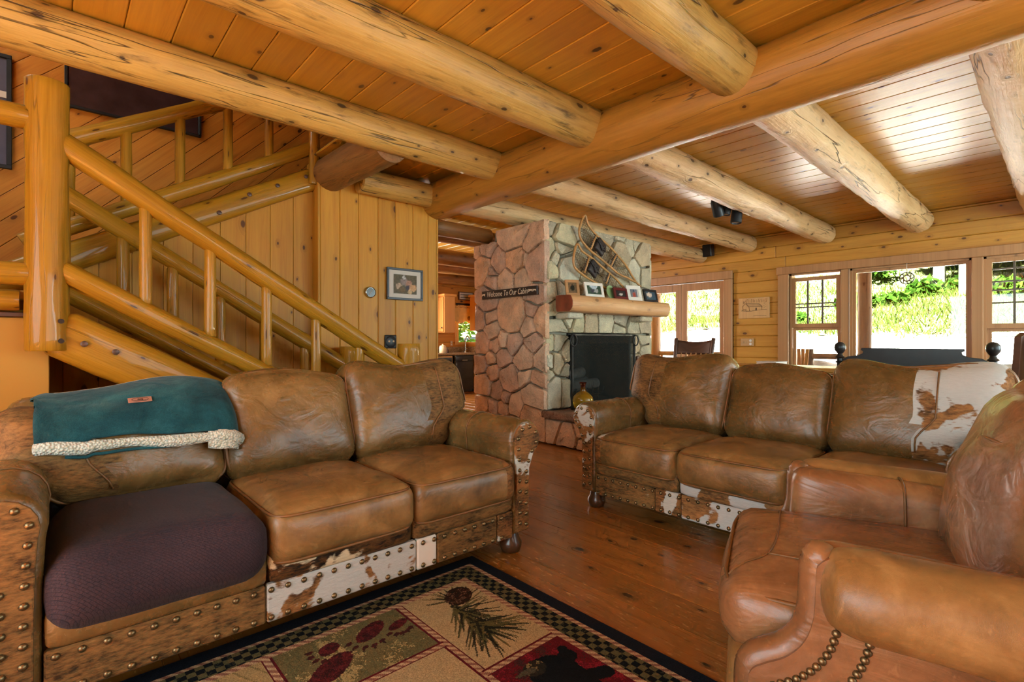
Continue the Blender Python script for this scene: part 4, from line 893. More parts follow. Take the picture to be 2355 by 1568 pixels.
# ---------------------------------------------------------------- upholstered seats
NAIL = lathem([(0.0105, 0.0), (0.0098, 0.003), (0.007, 0.006), (0.0035, 0.0078), (0.0006, 0.0083)], 10)
NAIL.materials.append(M['brass'])
def nail(parent, p, rot=(R(90), 0, 0), s=1.0):
    o = ob('nail_head', NAIL, M['brass'], parent, p, rot); o.scale = (s, s, s); return o
def loft(rings, cap=True):
    V, F = [], []; n = len(rings[0])
    for r in rings: V += r
    for k in range(len(rings) - 1):
        for j in range(n): a, b = k * n + j, k * n + (j + 1) % n; F.append((a, b, b + n, a + n))
    if cap: F.append(tuple(range(n))); F.append(tuple(reversed(range((len(rings) - 1) * n, len(rings) * n))))
    bm = bmesh.new(); bv = [bm.verts.new(v) for v in V]
    for f in F: bm.faces.new([bv[i] for i in f])
    return from_bm('loft', bm, True, 60)
def arm_profile(s, g=0.0):
    """arm section in x,z for side s, inset by g"""
    P = [(0.842 + g, 0.10 + g), (0.842 + g, 0.30), (0.838 + g, 0.45)]
    cx, cz, r = 0.928, 0.560, 0.100 - g
    for a in range(200, -61, -20): P.append((cx + r * math.cos(R(a)), cz + r * math.sin(R(a))))
    P += [(0.958 - g, 0.42), (0.955 - g, 0.30), (0.955 - g, 0.10 + g)]
    return [(s * x, z) for x, z in P]
def split_mat(me, m2, test):
    me.materials.append(m2)
    for p in me.polygons:
        if test(p.center): p.material_index = 1
def sofa(label, loc, rz, panels_low, panels_up, back_hs, seat_mats, back_specs, seat_specs, arm_hide):
    t = thing('sofa', label, 'sofa', loc, rz)
    L = M['leather']
    ob('seat_base', boxm((1.70, 0.76, 0.19), 0.01, (0, 0.43, 0.195)), L, t)
    ob('back_frame', rbox(0.955, 0.085, 0.37, 0.07, (18, 4, 10), seed=2, lump=0.01), L, t, (0, 0.815, 0.47), (R(-5), 0, 0))
    for s in (-1, 1):
        rings = []
        for y, g in ((0.0, 0.016), (0.006, 0.006), (0.02, 0.0), (0.2, 0.0), (0.4, 0.002), (0.6, 0.004), (0.78, 0.006), (0.80, 0.02)):
            rings.append([Vector((x, y, z)) for x, z in arm_profile(s, g)])
        a = ob('arm', loft(rings), L, t)
        ob('arm_panel', prism([(x, z) for x, z in arm_profile(s, 0.016)], 0.016, 'y', 0.004), arm_hide[0 if s < 0 else 1], a, (0, -0.013, 0))
        # seam across the arm
        tube('seam', [(x, 0.36, z) for x, z in arm_profile(s, -0.001)[1:-2]], 0.0035, M['piping'], a)
        # nails round the arm panel
        pr = [Vector((x, -0.013, z)) for x, z in arm_profile(s, 0.036)]; d = 0.0; nxt = 0.02
        for p, q in zip(pr, pr[1:]):
            l = (q - p).length
            while nxt <= d + l: nail(a, p + (q - p) * ((nxt - d) / l)); nxt += 0.052
            d += l
        for y in (0.06, 0.74): ob('bun_foot', lathem([(0.034, 0.0), (0.044, 0.004), (0.056, 0.03), (0.056, 0.05), (0.044, 0.07), (0.036, 0.10)], 18), M['footwood'], t, (s * 0.88, y, 0))
    for x0, x1, m in panels_low: ob('lower_rail', boxm((x1 - x0 - 0.003, 0.03, 0.128), 0.006, ((x0 + x1) / 2, 0.01, 0.159)), m, t)
    for x0, x1, m in panels_up: ob('upper_rail', rbox((x1 - x0) / 2 - 0.001, 0.035, 0.058, 0.028, (8, 4, 5)), m, t, ((x0 + x1) / 2, 0.022, 0.278))
    x = -0.815
    while x < 0.82: nail(t, (x, -0.005, 0.112)); nail(t, (x, -0.005, 0.205)); x += 0.0545
    for i, xc in enumerate((-0.558, 0.0, 0.558)):
        mat, slip_ = seat_mats[i]
        puff = 0.012 if slip_ else 0.0
        crown = 0.03 - puff * 0.5
        me = rbox(0.279, 0.325, 0.092 + puff, 0.05 + puff * 2, (16, 16, 7), (0.006, 0.012, crown), seed=i + 3, lump=0.007)
        me.materials.append(mat)
        if seat_specs[i]: split_mat(me, seat_specs[i][1], seat_specs[i][0])
        c = ob('seat_cushion', me, mat, t, (xc, 0.28 - puff, 0.375 - puff * 0.6))
        if slip_: c['label'] = 'plum woven slipcover on the cushion'
        else:
            for zz in (0.074, -0.074):
                pts = []
                for k in range(48):
                    a = 2 * math.pi * k / 48; ca, sa = math.cos(a), math.sin(a); e = 0.22
                    pts.append((0.272 * math.copysign(abs(ca) ** e, ca), 0.322 * math.copysign(abs(sa) ** e, sa) + 0.004 * 0, zz + 0.004 * math.copysign(1, zz)))
                tube('piping', pts, 0.0055, M['piping'], c, closed=True)
    for i, xc in enumerate((-0.560, 0.0, 0.560)):
        sg = (-1, 0, 1)[i]; back_h = back_hs[i]
        def fn(q, sg=sg, i=i):
            x, y, z = q
            if sg and x * sg > -0.05:
                k = max(0.0, min(1.0, (z + 0.15) / 0.13)); k = k * k * (3 - 2 * k); x += sg * 0.165 * k * max(0.0, (x * sg + 0.05) / 0.34)
            z += 0.018 * math.sin(x * 11 + i * 2.1) * max(0, z) / 0.27
            y -= 0.02 * math.exp(-((z + 0.12) / 0.12) ** 2)
            return (x, y, z)
        mat, seam, m2 = back_specs[i]
        me = rbox(0.285, 0.105, back_h, 0.075, (18, 8, 18), (0.0, 0.045, 0.012), fn=fn, seed=10 + i, lump=0.012)
        me.materials.append(mat)
        if m2: split_mat(me, m2, (lambda c, s=seam: c.x > s[1]) if seam[0] > 0 else (lambda c, s=seam: c.x < s[1]))
        c = ob('back_cushion', me, mat, t, (xc, 0.665, 0.445 + back_h * 0.956), (R(-16), 0, 0))
        pts = []
        for k in range(64):
            a = 2 * math.pi * k / 64; ca, sa = math.cos(a), math.sin(a); e = 0.30
            pts.append(Vector(fn((0.279 * math.copysign(abs(ca) ** e, ca), -0.062, (back_h - 0.008) * math.copysign(abs(sa) ** e, sa)))))
        tube('piping', pts, 0.0065, M['piping'], c, closed=True)
        if m2:
            sx = seam[1]
            tube('seam', [Vector(fn((sx, -0.105 - 0.045 * (1 - (zz / back_h) ** 2) * (1 - (sx / 0.285) ** 2) - 0.002, zz))) for zz in [(-0.8 + 1.6 * q / 12) * back_h for q in range(13)]], 0.004, M['piping'], c)
    return t
L, LW, HB, HM, HW, HD = M['leather'], M['leather_worn'], M['hide_brown'], M['hide_mix'], M['hide_white'], M['hide_dark']
sofa_l = sofa('tan leather and cowhide sofa with teal blanket and one plum covered cushion', (0.82, 1.83, 0), 0.0,
    [(-0.84, -0.285, HB), (-0.285, 0.30, HW), (0.30, 0.40, M['white']), (0.40, 0.74, HB), (0.74, 0.84, HM)], [(-0.84, -0.28, L), (-0.28, 0.28, HD), (0.28, 0.84, HB)], (0.182, 0.233, 0.244),
    [(M['slip'], True), (LW, False), (LW, False)],
    [(L, (-1, -0.10), HB), (L, None, None), (L, (1, 0.14), HB)], [None, None, (lambda c: c.x > 0.20, HM)], (HB, HM))
sofa_r = sofa('tan leather and cowhide sofa facing the rug, its back to the windows', (2.51, 1.155, 0), R(-90),
    [(-0.84, -0.42, HB), (-0.42, -0.26, HM), (-0.26, 0.30, HW), (0.30, 0.84, HM)], [(-0.84, -0.27, HB), (-0.27, 0.34, HW), (0.34, 0.84, HB)], (0.252, 0.230, 0.248),
    [(LW, False), (LW, False), (LW, False)],
    [(L, (-1, -0.14), HB), (L, None, None), (L, (1, 0.10), HW)], [(lambda c: c.x < -0.21, HM), None, None], (HM, HB))

# ---------------------------------------------------------------- armchair, close at the right
LR = M['leather_red']
ch = thing('armchair', 'russet leather club armchair with brass nail trim, nearest at the lower right', 'armchair', (1.575, 0.50, 0), R(201))
ob('seat_base', rbox(0.37, 0.40, 0.14, 0.05, (10, 10, 5), lump=0.008), M['leather_worn'], ch, (0, 0.21, 0.19))
seat_me = rbox(0.335, 0.42, 0.085, 0.065, (16, 18, 7), (0.01, 0.015, 0.028), lump=0.006, seed=2)
ob('seat_cushion', seat_me, LR, ch, (0, 0.215, 0.385))
for x0 in (-0.11, 0.13): pass
for zz in (0.445, 0.322): tube('piping', [(0.325 * math.copysign(abs(math.cos(a)) ** 0.3, math.cos(a)), 0.215 + 0.415 * math.copysign(abs(math.sin(a)) ** 0.3, math.sin(a)), zz) for a in [k * 2 * math.pi / 48 for k in range(48)]], 0.0055, M['piping'], ch, closed=True)
tube('seam', surf_path(seat_me, (0, 0.215, 0.385), catmull([(-0.32, -0.06, 0), (0.0, -0.075, 0), (0.14, -0.10, 0), (0.20, -0.15, 0), (0.23, -0.19, 0)], 10)), 0.0028, M['piping'], ch)
tube('seam', surf_path(seat_me, (0, 0.215, 0.385), catmull([(0.14, -0.10, 0), (0.20, 0.1, 0), (0.24, 0.3, 0)], 12)), 0.0028, M['piping'], ch)
ob('back_cushion', rbox(0.305, 0.135, 0.285, 0.11, (18, 10, 18), (0.01, 0.06, 0.02), seed=9, lump=0.022), LR, ch, (0, 0.53, 0.655), (R(-15), 0, 0))
tube('seam', catmull([(-0.27, 0.435, 0.80), (0, 0.385, 0.81), (0.27, 0.435, 0.80)], 8), 0.005, M['piping'], ch)
ob('back_frame', rbox(0.43, 0.09, 0.41, 0.08, (14, 5, 12), seed=4, lump=0.01), LR, ch, (0, 0.72, 0.50), (R(-8), 0, 0))
SW = [(0.02, 0.615), (-0.008, 0.59), (-0.012, 0.54), (-0.016, 0.48), (-0.032, 0.43), (-0.065, 0.39), (-0.105, 0.365), (-0.130, 0.345), (-0.138, 0.31), (-0.138, 0.19), (-0.138, 0.05)]
sw = catmull([(0, y, z) for y, z in SW], 6)
for s in (-1, 1):
    body = [(p.y, p.z) for p in sw] + [(0.66, 0.05), (0.66, 0.53), (0.35, 0.575)]
    me = prism(body, 0.085, 'x', 0.0); a = ob('arm', me, LR, ch, (s * 0.405 - 0.0425, 0, 0))
    ob('arm_pad', rbox(0.052, 0.345, 0.14, 0.05, (6, 16, 8), (0.01, 0, 0.0), seed=6, lump=0.008), LR, ch, (s * 0.362, 0.31, 0.46), (R(-4), 0, 0))
    ob('arm_roll', rbox(0.092, 0.37, 0.092, 0.090, (10, 24, 10), (0, 0.0, 0), fn=lambda q: (q[0] * (1 + 0.2 * max(0, -q[1])), q[1] if q[1] > -0.28 else -0.28 + (q[1] + 0.28) * 0.5 - 0.055 * min(1, (-0.28 - q[1]) / 0.05), q[2] * (1 + 0.08 * math.sin(q[1] * 3))), seed=7, lump=0.010), M['leather_worn'], ch, (s * 0.446, 0.375, 0.528), (R(-5), 0, 0))
    tube('front_welt', [(s * 0.405, p.y + 0.006, p.z) for p in sw], [0.036 * min(1.0, 0.25 + 0.2 * k) for k in range(len(sw))], LR, ch, n=12)
    if s > 0: tube('arm_seam', [(s * (0.446 + 0.1035 * math.cos(b)), 0.36, 0.528 + 0.103 * math.sin(b)) for b in [R(x) for x in range(-80, 121, 8)]], 0.004, M['piping'], ch)
    else: tube('arm_seam', catmull([(-0.40, 0.28, 0.604), (-0.362, 0.28, 0.606), (-0.326, 0.28, 0.592), (-0.304, 0.28, 0.55), (-0.298, 0.28, 0.46)], 5), 0.004, M['piping'], ch)
    d = 0.0; nxt = 0.0; prev = None
    for off in (0.042, 0.098):
        d = 0.0; nxt = 0.10 if off > 0.05 else 0.03; prev = None
        for k in range(1, len(sw) - 1):
            tn = (sw[k + 1] - sw[k - 1]).normalized(); nrm = Vector((0, -tn.z, tn.y)); p = sw[k] + nrm * off
            if nrm.y < 0: p = sw[k] - nrm * off
            if prev is not None:
                l = (p - prev).length
                while nxt <= d + l and l > 1e-6:
                    q = prev + (p - prev) * ((nxt - d) / l)
                    nail(ch, (s * 0.4485, q.y, q.z), (0, R(90) * s, 0), 0.8); nxt += 0.0168
                d += l
            prev = p
for sx in (-0.34, 0.34):
    for y in (-0.12, 0.56): ob('bun_foot', lathem([(0.024, 0.0), (0.036, 0.004), (0.04, 0.03), (0.03, 0.06)], 16), M['footwood'], ch, (sx, y, 0))

# ---------------------------------------------------------------- rug
def build_rug():
    x0, x1, y0, y1 = -0.95, 1.505, 0.53, 1.95; cs = 0.0042
    nx, ny = int((x1 - x0) / cs), int((y1 - y0) / cs)
    xs = x0 + (np.arange(nx) + 0.5) * cs; ys = y0 + (np.arange(ny) + 0.5) * cs; Xg, Yg = np.meshgrid(xs, ys)
    rg = np.random.RandomState(3)
    def fn(scale, seed):
        r = np.random.RandomState(seed); a = r.rand(int(ny * cs / scale) + 3, int(nx * cs / scale) + 3)
        fx, fy = (Xg - x0) / scale, (Yg - y0) / scale; ix, iy = fx.astype(int), fy.astype(int); tx, ty = fx - ix, fy - iy
        return (a[iy, ix] * (1 - tx) + a[iy, ix + 1] * tx) * (1 - ty) + (a[iy + 1, ix] * (1 - tx) + a[iy + 1, ix + 1] * tx) * ty
    C = np.zeros((ny, nx, 3)); c3 = lambda r, g, b: np.array(lin(r, g, b)[:3])
    beige, olive, red, navy, cordc, black = c3(194, 168, 124), c3(122, 108, 70), c3(112, 26, 34), c3(30, 32, 42), c3(158, 108, 88), c3(24, 24, 28)
    C[:] = beige
    n1, n2 = fn(0.045, 1) + 0.30 * (rg.rand(ny, nx) - 0.5), 0.6 * fn(0.014, 2) + 0.4 * rg.rand(ny, nx)
    def put(m, col, k=1.0): C[m] = C[m] * (1 - k) + col * k
    pin = (Xg > 0.99)
    m = (Xg > 1.0) & (Yg < 1.225) & (Yg > 0.62); put(m, red); put(m & (n1 + n2 * 0.6 > 1.0), c3(82, 44, 42)); put(m & (n1 + 0.5 * n2 < 0.5), c3(150, 34, 48))
    m = (Xg < 0.99) & (Xg > 0.52) & (Yg > 1.45); put(m, olive); put(m & (n1 * 0.8 + n2 * 0.7 > 0.98), c3(184, 160, 108))
    m = (Xg < 0.52) & (Xg > 0.0) & (Yg > 1.10); put(m, c3(188, 158, 108)); put(m & (np.abs(((Xg * 2.3 + Yg) * 9) % 1 - 0.5) < 0.06), c3(150, 128, 84))
    m = (Xg < 0.0) & (Yg > 1.2); put(m, red)
    def seg(ax, ay, bx, by, w, col, k=1.0, taper=0.0):
        dx, dy = bx - ax, by - ay; l2 = dx * dx + dy * dy; t = np.clip(((Xg - ax) * dx + (Yg - ay) * dy) / l2, 0, 1)
        d = np.hypot(Xg - ax - t * dx, Yg - ay - t * dy); put((d < w * (1 - taper * t)) & inside, col, k)
    def ell(cx, cy, a, b, ang, col, k=1.0):
        ca, sa = math.cos(ang), math.sin(ang); u = (Xg - cx) * ca + (Yg - cy) * sa; v = -(Xg - cx) * sa + (Yg - cy) * ca
        mm = (u / a) ** 2 + (v / b) ** 2 + (n2 - 0.5) * 0.25 < 1; put(mm & inside, col, k); return mm
    # pine branch and cone
    inside = (Xg > 1.02) & (Xg < 1.325) & (Yg > 1.24) & (Yg < 1.77)
    dk, ol, br = c3(40, 36, 26), c3(104, 92, 54), c3(58, 32, 22)
    seg(1.17, 1.64, 1.15, 1.46, 0.006, br)
    for i in range(46):
        a = rg.uniform(-2.7, 0.4); l = rg.uniform(0.10, 0.20); ox, oy = 1.16 + rg.uniform(-0.01, 0.01), 1.63 - rg.rand() * 0.10
        seg(ox, oy, ox + l * math.cos(a), oy + l * math.sin(a), 0.0055, ol if i % 2 else dk, 0.9, 0.6)
    for i in range(60):
        a = rg.uniform(-2.4, -0.2); l = rg.uniform(0.09, 0.20); ox, oy = 1.15 + rg.uniform(-0.015, 0.015), 1.49 - rg.rand() * 0.06
        seg(ox, oy, ox + l * math.cos(a), oy + l * math.sin(a), 0.0055, ol if i % 2 else dk, 0.9, 0.6)
    for i in range(16):
        a = rg.uniform(-0.5, 2.6) + 0.3; l = rg.uniform(0.08, 0.15); seg(1.2, 1.66, 1.2 + l * math.cos(a), 1.66 + l * math.sin(a), 0.005, ol if i % 2 else dk, 0.9, 0.6)
    mm = ell(1.225, 1.68, 0.075, 0.055, 0.75, br); put(mm & (n2 > 0.62), c3(128, 88, 66)); put(mm & (n2 < 0.32), dk)
    # paw prints
    inside = (Xg < 0.985) & (Xg > 0.53) & (Yg > 1.455)
    pw = c3(92, 32, 34)
    def paw(cx, cy, a, b, ang, toes):
        mm = ell(cx, cy, a, b, ang, pw); put(mm & inside & (n2 > 0.58), c3(110, 40, 40)); put(mm & inside & (n2 < 0.36), c3(66, 30, 28))
        for tx, ty in toes: ell(tx, ty, 0.013, 0.009, ang, c3(84, 36, 34)); seg(tx, ty, tx + (tx - cx) * 0.22, ty + (ty - cy) * 0.22, 0.003, c3(70, 40, 34))
    paw(0.842, 1.686, 0.072, 0.036, 0.55, [(0.752, 1.662), (0.760, 1.630), (0.785, 1.609), (0.815, 1.600), (0.847, 1.606)])
    paw(0.938, 1.660, 0.044, 0.022, 0.35, [(0.885, 1.625), (0.903, 1.607), (0.923, 1.60), (0.943, 1.602), (0.962, 1.612)])
    paw(0.690, 1.682, 0.040, 0.030, 0.5, [(0.632, 1.702), (0.627, 1.675), (0.633, 1.648), (0.652, 1.630)])
    paw(0.655, 1.575, 0.095, 0.045, 0.55, [(0.575, 1.555), (0.58, 1.52), (0.605, 1.505)])
    # bear
    inside = (Xg > 1.02) & (Xg < 1.325) & (Yg < 1.22) & (Yg > 0.64)
    seg(1.17, 1.09, 1.14, 0.82, 0.085, black); seg(1.20, 1.10, 1.262, 1.12, 0.032, black); seg(1.262, 1.12, 1.275, 1.155, 0.018, black); seg(1.21, 1.02, 1.29, 0.985, 0.028, black); seg(1.18, 0.84, 1.27, 0.76, 0.04, black)
    mm = ell(1.135, 1.145, 0.042, 0.034, 0.2, c3(52, 44, 36)); put(mm & (n2 > 0.6), c3(150, 124, 80)); seg(1.12, 1.145, 1.062, 1.152, 0.014, c3(92, 80, 62), 1.0, 0.6)
    inside = np.ones_like(Xg, bool)
    # cord lines between the panels
    tw = ((Xg + Yg) / 0.016).astype(int) % 2 == 0
    def cord(mask): put(mask, cordc); put(mask & tw, c3(206, 172, 134))
    def dark(mask): put(mask, c3(108, 30, 36))
    ys_ = (Yg < 1.78)
    for m1, m2 in (((np.abs(Xg - 1.0) < 0.012) & (Yg < 1.78), (np.abs(np.abs(Xg - 1.0) - 0.014) < 0.003) & (Yg < 1.78)), ((np.abs(Yg - 1.23) < 0.012) & (Xg > 1.0), (np.abs(np.abs(Yg - 1.23) - 0.014) < 0.003) & (Xg > 1.0)),
                   ((np.abs(Yg - 1.445) < 0.011) & (Xg < 1.0) & (Xg > 0.52), (np.abs(np.abs(Yg - 1.445) - 0.013) < 0.003) & (Xg < 1.0) & (Xg > 0.52)), ((np.abs(Xg - 0.515) < 0.011), (np.abs(np.abs(Xg - 0.515) - 0.013) < 0.003)),
                   ((np.abs(Xg - 0.0) < 0.011), (np.abs(np.abs(Xg) - 0.013) < 0.003)), ((np.abs(Yg - 0.62) < 0.011), (np.abs(np.abs(Yg - 0.62) - 0.013) < 0.003))): cord(m1); dark(m2)
    d = np.minimum(np.minimum(x1 - Xg, Xg - x0), np.minimum(y1 - Yg, Yg - y0))
    cord((d < 0.185) & (d > 0.16))
    chk = ((np.floor((x1 - Xg) / 0.0255) + np.floor((y1 - Yg) / 0.0255)) % 2 == 0); m = (d <= 0.162) & (d > 0.082); put(m, black); put(m & chk, c3(112, 100, 66)); put(m & ~chk & (n2 > 0.72), c3(70, 66, 50))
    cord((d <= 0.082) & (d > 0.062)); put(d <= 0.062, navy)
    C *= 0.74 * (0.82 + 0.36 * rg.rand(ny, nx))[:, :, None]
    # mesh: grid of cells, colours by corner
    gx = x0 + np.arange(nx + 1) * cs; gy = y0 + np.arange(ny + 1) * cs; GX, GY = np.meshgrid(gx, gy)
    V = np.stack([GX.ravel(), GY.ravel(), np.full(GX.size, 0.011)], 1)
    i = np.arange(nx)[None, :] + (np.arange(ny) * (nx + 1))[:, None]; Fq = np.stack([i, i + 1, i + nx + 2, i + nx + 1], -1).reshape(-1, 4)
    me = bpy.data.meshes.new('rug'); nv, nf = len(V), len(Fq)
    me.vertices.add(nv); me.vertices.foreach_set('co', V.ravel()); me.loops.add(nf * 4); me.loops.foreach_set('vertex_index', Fq.ravel().astype(np.int32))
    me.polygons.add(nf); me.polygons.foreach_set('loop_start', np.arange(0, nf * 4, 4, dtype=np.int32)); me.polygons.foreach_set('loop_total', np.full(nf, 4, dtype=np.int32)); me.update(calc_edges=True); me.validate()
    at = me.color_attributes.new('Col', 'FLOAT_COLOR', 'CORNER'); cc = np.ones((nf, 4, 4)); cc[:, :, :3] = C.reshape(-1, 1, 3); at.data.foreach_set('color', cc.ravel())
    rug = thing('area_rug', 'lodge rug with bear, pinecone and paw panels and a checkered border', 'rug', ((x0 + x1) / 2, (y0 + y1) / 2, 0))
    ob('pile', me, M['rug'], rug, (-(x0 + x1) / 2, -(y0 + y1) / 2, 0))
    ob('backing', boxm((x1 - x0 - 0.002, y1 - y0 - 0.002, 0.0100), 0, (0, 0, 0.0052)), plain('rug_backing', lin(30, 32, 42), 0.9), rug)
build_rug()

# ---------------------------------------------------------------- blanket over the left back cushion
bl = thing('throw_blanket', 'teal plush throw blanket with cream sherpa lining over the sofa back', 'blanket', (0.27, 2.45, 0.838))
path = catmull([(0.31, 0, -0.22), (0.295, 0, -0.08), (0.235, 0, 0.012), (0.13, 0, 0.030), (0.025, 0, 0.0), (-0.045, 0, -0.05), (-0.088, 0, -0.105), (-0.118, 0, -0.165)], 6)
from mathutils.bvhtree import BVHTree
_cu = [c for c in sofa_l.children if c.name.startswith('back_cushion')]
_cu = min(_cu, key=lambda c: c.location.x)
_mw = Matrix.Translation(sofa_l.location) @ Matrix.Translation(_cu.location) @ _cu.rotation_euler.to_matrix().to_4x4(); _mi = _mw.inverted()
_bv = BVHTree.FromPolygons([v.co for v in _cu.data.vertices], [tuple(p.vertices) for p in _cu.data.polygons]); _bo = Vector(bl.location)
def push(p, gap):
    q = _mi @ (Vector(p) + _bo); h, n, i, d = _bv.find_nearest(q)
    s = (q - h).dot(n)
    if s < gap and d < 0.2: q = h + n * gap
    return (_mw @ q) - _bo
def pt(v): 
    f = v * (len(path) - 1); i = min(int(f), len(path) - 2); return path[i].lerp(path[i + 1], f - i)
def bfn(u, v, xa=-0.325, xb=0.295, grow=0.0, noise_amp=0.016):
    v = v * (1 - 0.13 * (1 - u)); p = pt(v); x = xa + (xb - xa) * u; q = Vector((x * 2.3, v * 3.0, 1.7))
    n = noise.noise(q * 1.6) * noise_amp + noise.noise(q * 4) * 0.006
    edge = max(0, abs(u - 0.5) * 2 - 0.86) / 0.14
    z = p.z + n * 0.9 - 0.02 * edge ** 2 + 0.02 * math.sin(x * 9 + 0.6) * (1 if 0.25 < v < 0.9 else 0.4); y = p.x + n - grow
    y += 0.03 * edge ** 2 * (1 if v > 0.5 else -1)
    x += 0.02 * noise.noise(Vector((v * 3, u, 3))) + (0.03 * (v - 0.5) if u < 0.5 else 0.02 * (v - 0.5))
    return tuple(push((x, y, z), 0.012 + max(0.0, grow)))
grid('blanket_face', 46, 44, lambda u, v: bfn(u, v, grow=0.012), M['fabric_green'], bl, 0.012)
grid('sherpa_lining', 40, 40, lambda u, v: bfn(u, min(1.0, v) , -0.30, 0.28, grow=-0.004), M['sherpa'], bl, 0.012)
def lower(u, off): 
    b = Vector(bfn(u, 1.0, grow=0.008)); return b + Vector((0, off[0], off[1]))
# turned lower edge: sherpa roll with a teal hem
roll = [lower(u, (-0.004, -0.018 - 0.012 * math.sin(u * 3.1))) for u in [i / 24 for i in range(25)]]
tube('sherpa_edge', roll, [0.017 + 0.008 * (0.5 + 0.5 * math.sin(i * 0.5)) + (0.012 if i > 20 else 0) for i in range(25)], M['sherpa'], bl, n=10)
tube('hem', [lower(u, (-0.012, -0.046 - 0.01 * math.sin(u * 5))) for u in [0.12 + i * 0.62 / 20 for i in range(21)]], 0.006, M['fabric_green'], bl)
grid('sherpa_flap', 8, 6, lambda u, v: tuple(Vector(bfn(0.82 + 0.17 * u, 1.0, grow=0.012)) + Vector((0, -0.006 - 0.01 * math.sin(u * 3), -0.07 * v * (1 - 0.3 * (u - 0.4) ** 2)))), M['sherpa'], bl, 0.016)
pu, pv = 0.47, 0.70
pc = Vector(bfn(pu, pv, grow=0.024)); pd = (Vector(bfn(pu, pv + 0.05, grow=0.024)) - Vector(bfn(pu, pv - 0.05, grow=0.024))).normalized()
pr_ = (Vector(bfn(pu + 0.04, pv, grow=0.024)) - Vector(bfn(pu - 0.04, pv, grow=0.024))).normalized(); pn = pr_.cross(-pd).normalized()
RM = Matrix((pr_, -pd, pn)).transposed().to_euler()
pa = ob('patch', boxm((0.075, 0.031, 0.003), 0.001), plain('patch_leather', lin(176, 122, 100), 0.7), bl, pc + pn * 0.004, RM)
V, F = tubem([(0.026 * math.cos(a), 0.0115 * math.sin(a), 0.002) for a in [i * math.pi / 12 for i in range(24)]], 0.0007, True, 4); ob('emblem_oval', mesh('oval', V, F), M['binding'], pa)
ob('emblem_trees', tubes([([(x, -0.006, 0.002), (x, 0.006 - abs(x) * 0.3, 0.002)], 0.0009) for x in (-0.007, -0.003, 0.001, 0.005, 0.008)] + [([(-0.018, -0.006, 0.002), (0.018, -0.006, 0.002)], 0.0006)], 4), M['binding'], pa)
# ---------------------------------------------------------------- things on the walls
t = frame('framed_picture', 'dark framed print with pale mat on the vertical board wall', 'picture', (2.613, 4.48, 1.458), (0, 0, 0), 0.405, 0.315, 0.022, M['frame_dark'], 0.26, 0.19,
    photo(26, 19, 8, lin(104, 92, 70)[:3], [(0.45, 0.62, 0.2, lin(150, 130, 120)[:3]), (0.66, 0.55, 0.17, lin(176, 132, 108)[:3]), (0.22, 0.4, 0.16, lin(190, 160, 132)[:3]), (0.35, 0.2, 0.16, lin(120, 96, 66)[:3]), (0.62, 0.3, 0.13, lin(80, 70, 74)[:3]), (0.85, 0.35, 0.18, lin(206, 158, 112)[:3]), (0.7, 0.12, 0.12, lin(212, 176, 130)[:3]), (0.45, 0.85, 0.09, lin(196, 188, 180)[:3])]), M['matboard'], 0.022, stand=False)
ga = thing('wall_gauge', 'small round brass rimmed gauge on the board wall', 'gauge', (2.24, 4.497, 1.514))
ob('rim', lathem([(0.052, 0), (0.055, 0.006), (0.052, 0.022), (0.046, 0.026), (0.044, 0.02), (0.002, 0.018)], 28), M['steel'], ga, rot=(R(90), 0, 0))
ob('dial', lathem([(0.043, 0.019), (0.043, 0.0205), (0.001, 0.0206)], 24), plain('dial_face', lin(52, 48, 34), 0.2, var=0.4), ga, rot=(R(90), 0, 0))
ob('needle', boxm((0.004, 0.002, 0.05), 0), M['outlet'], ga, (0, -0.022, 0), (0, R(35), 0))
op = thing('outlet_cover', 'black iron outlet cover with two sockets on the board wall', 'outlet', (2.457, 4.497, 1.043))
ob('plate', rbox(0.064, 0.006, 0.066, 0.005, (8, 2, 8)), M['iron'], op, (0, -0.004, 0)); ob('boss', lathem([(0.056, 0), (0.058, 0.006), (0.05, 0.012), (0.01, 0.013)], 24), M['black'], op, (0, -0.008, 0), (R(90), 0, 0))
for sx in (-0.024, 0.024): ob('socket', lathem([(0.010, 0), (0.010, 0.004), (0.006, 0.005)], 12), M['outlet'], op, (sx, -0.02, 0.004), (R(90), 0, 0))
# wood burned plaque on the window wall
pq = thing('wooden_plaque', 'pale wooden plaque with a burnt line drawing of a cabin', 'plaque', (8.185, 3.365, 1.57))
ob('panel', boxm((0.022, 0.475, 0.325), 0.004), M['plaque'], pq)
def line(p, r=0.0022): return ([(-0.0125, -a, b) for a, b in p], r)
L_ = [line([(-0.17, 0.03), (-0.12, 0.075), (0.08, 0.065), (0.13, 0.02)]), line([(-0.12, 0.075), (-0.07, 0.02), (0.13, 0.02)]), line([(-0.17, 0.03), (-0.16, -0.03)]), line([(-0.07, 0.02), (-0.06, -0.045)]), line([(0.13, 0.02), (0.125, -0.03)]), line([(-0.19, -0.04), (-0.05, -0.05), (0.06, -0.035), (0.2, -0.03)]), line([(-0.15, 0.07), (-0.15, 0.11)], 0.004)]
rg_ = random.Random(2)
for k in range(14): x = -0.13 + 0.025 * k; L_.append(line([(x, 0.08 + rg_.uniform(0, .01)), (x + rg_.uniform(-.01, .01), 0.12 + rg_.uniform(0, .03))], 0.0014))
for k in range(5): L_.append(line([(-0.12 + 0.006 * k, 0.065 - 0.011 * k), (0.09 + 0.008 * k, 0.055 - 0.008 * k)], 0.0010))
for k in range(16): x = rg_.uniform(-0.19, -0.06); z = rg_.uniform(-0.06, -0.02); L_.append(line([(x, z), (x + 0.02, z + rg_.uniform(-.008, .008))], 0.0014))
for k in range(8): L_.append(line([(0.17, 0.0 + 0.012 * k), (0.17 + rg_.uniform(-.03, .03), 0.004 + 0.012 * k)], 0.0012))
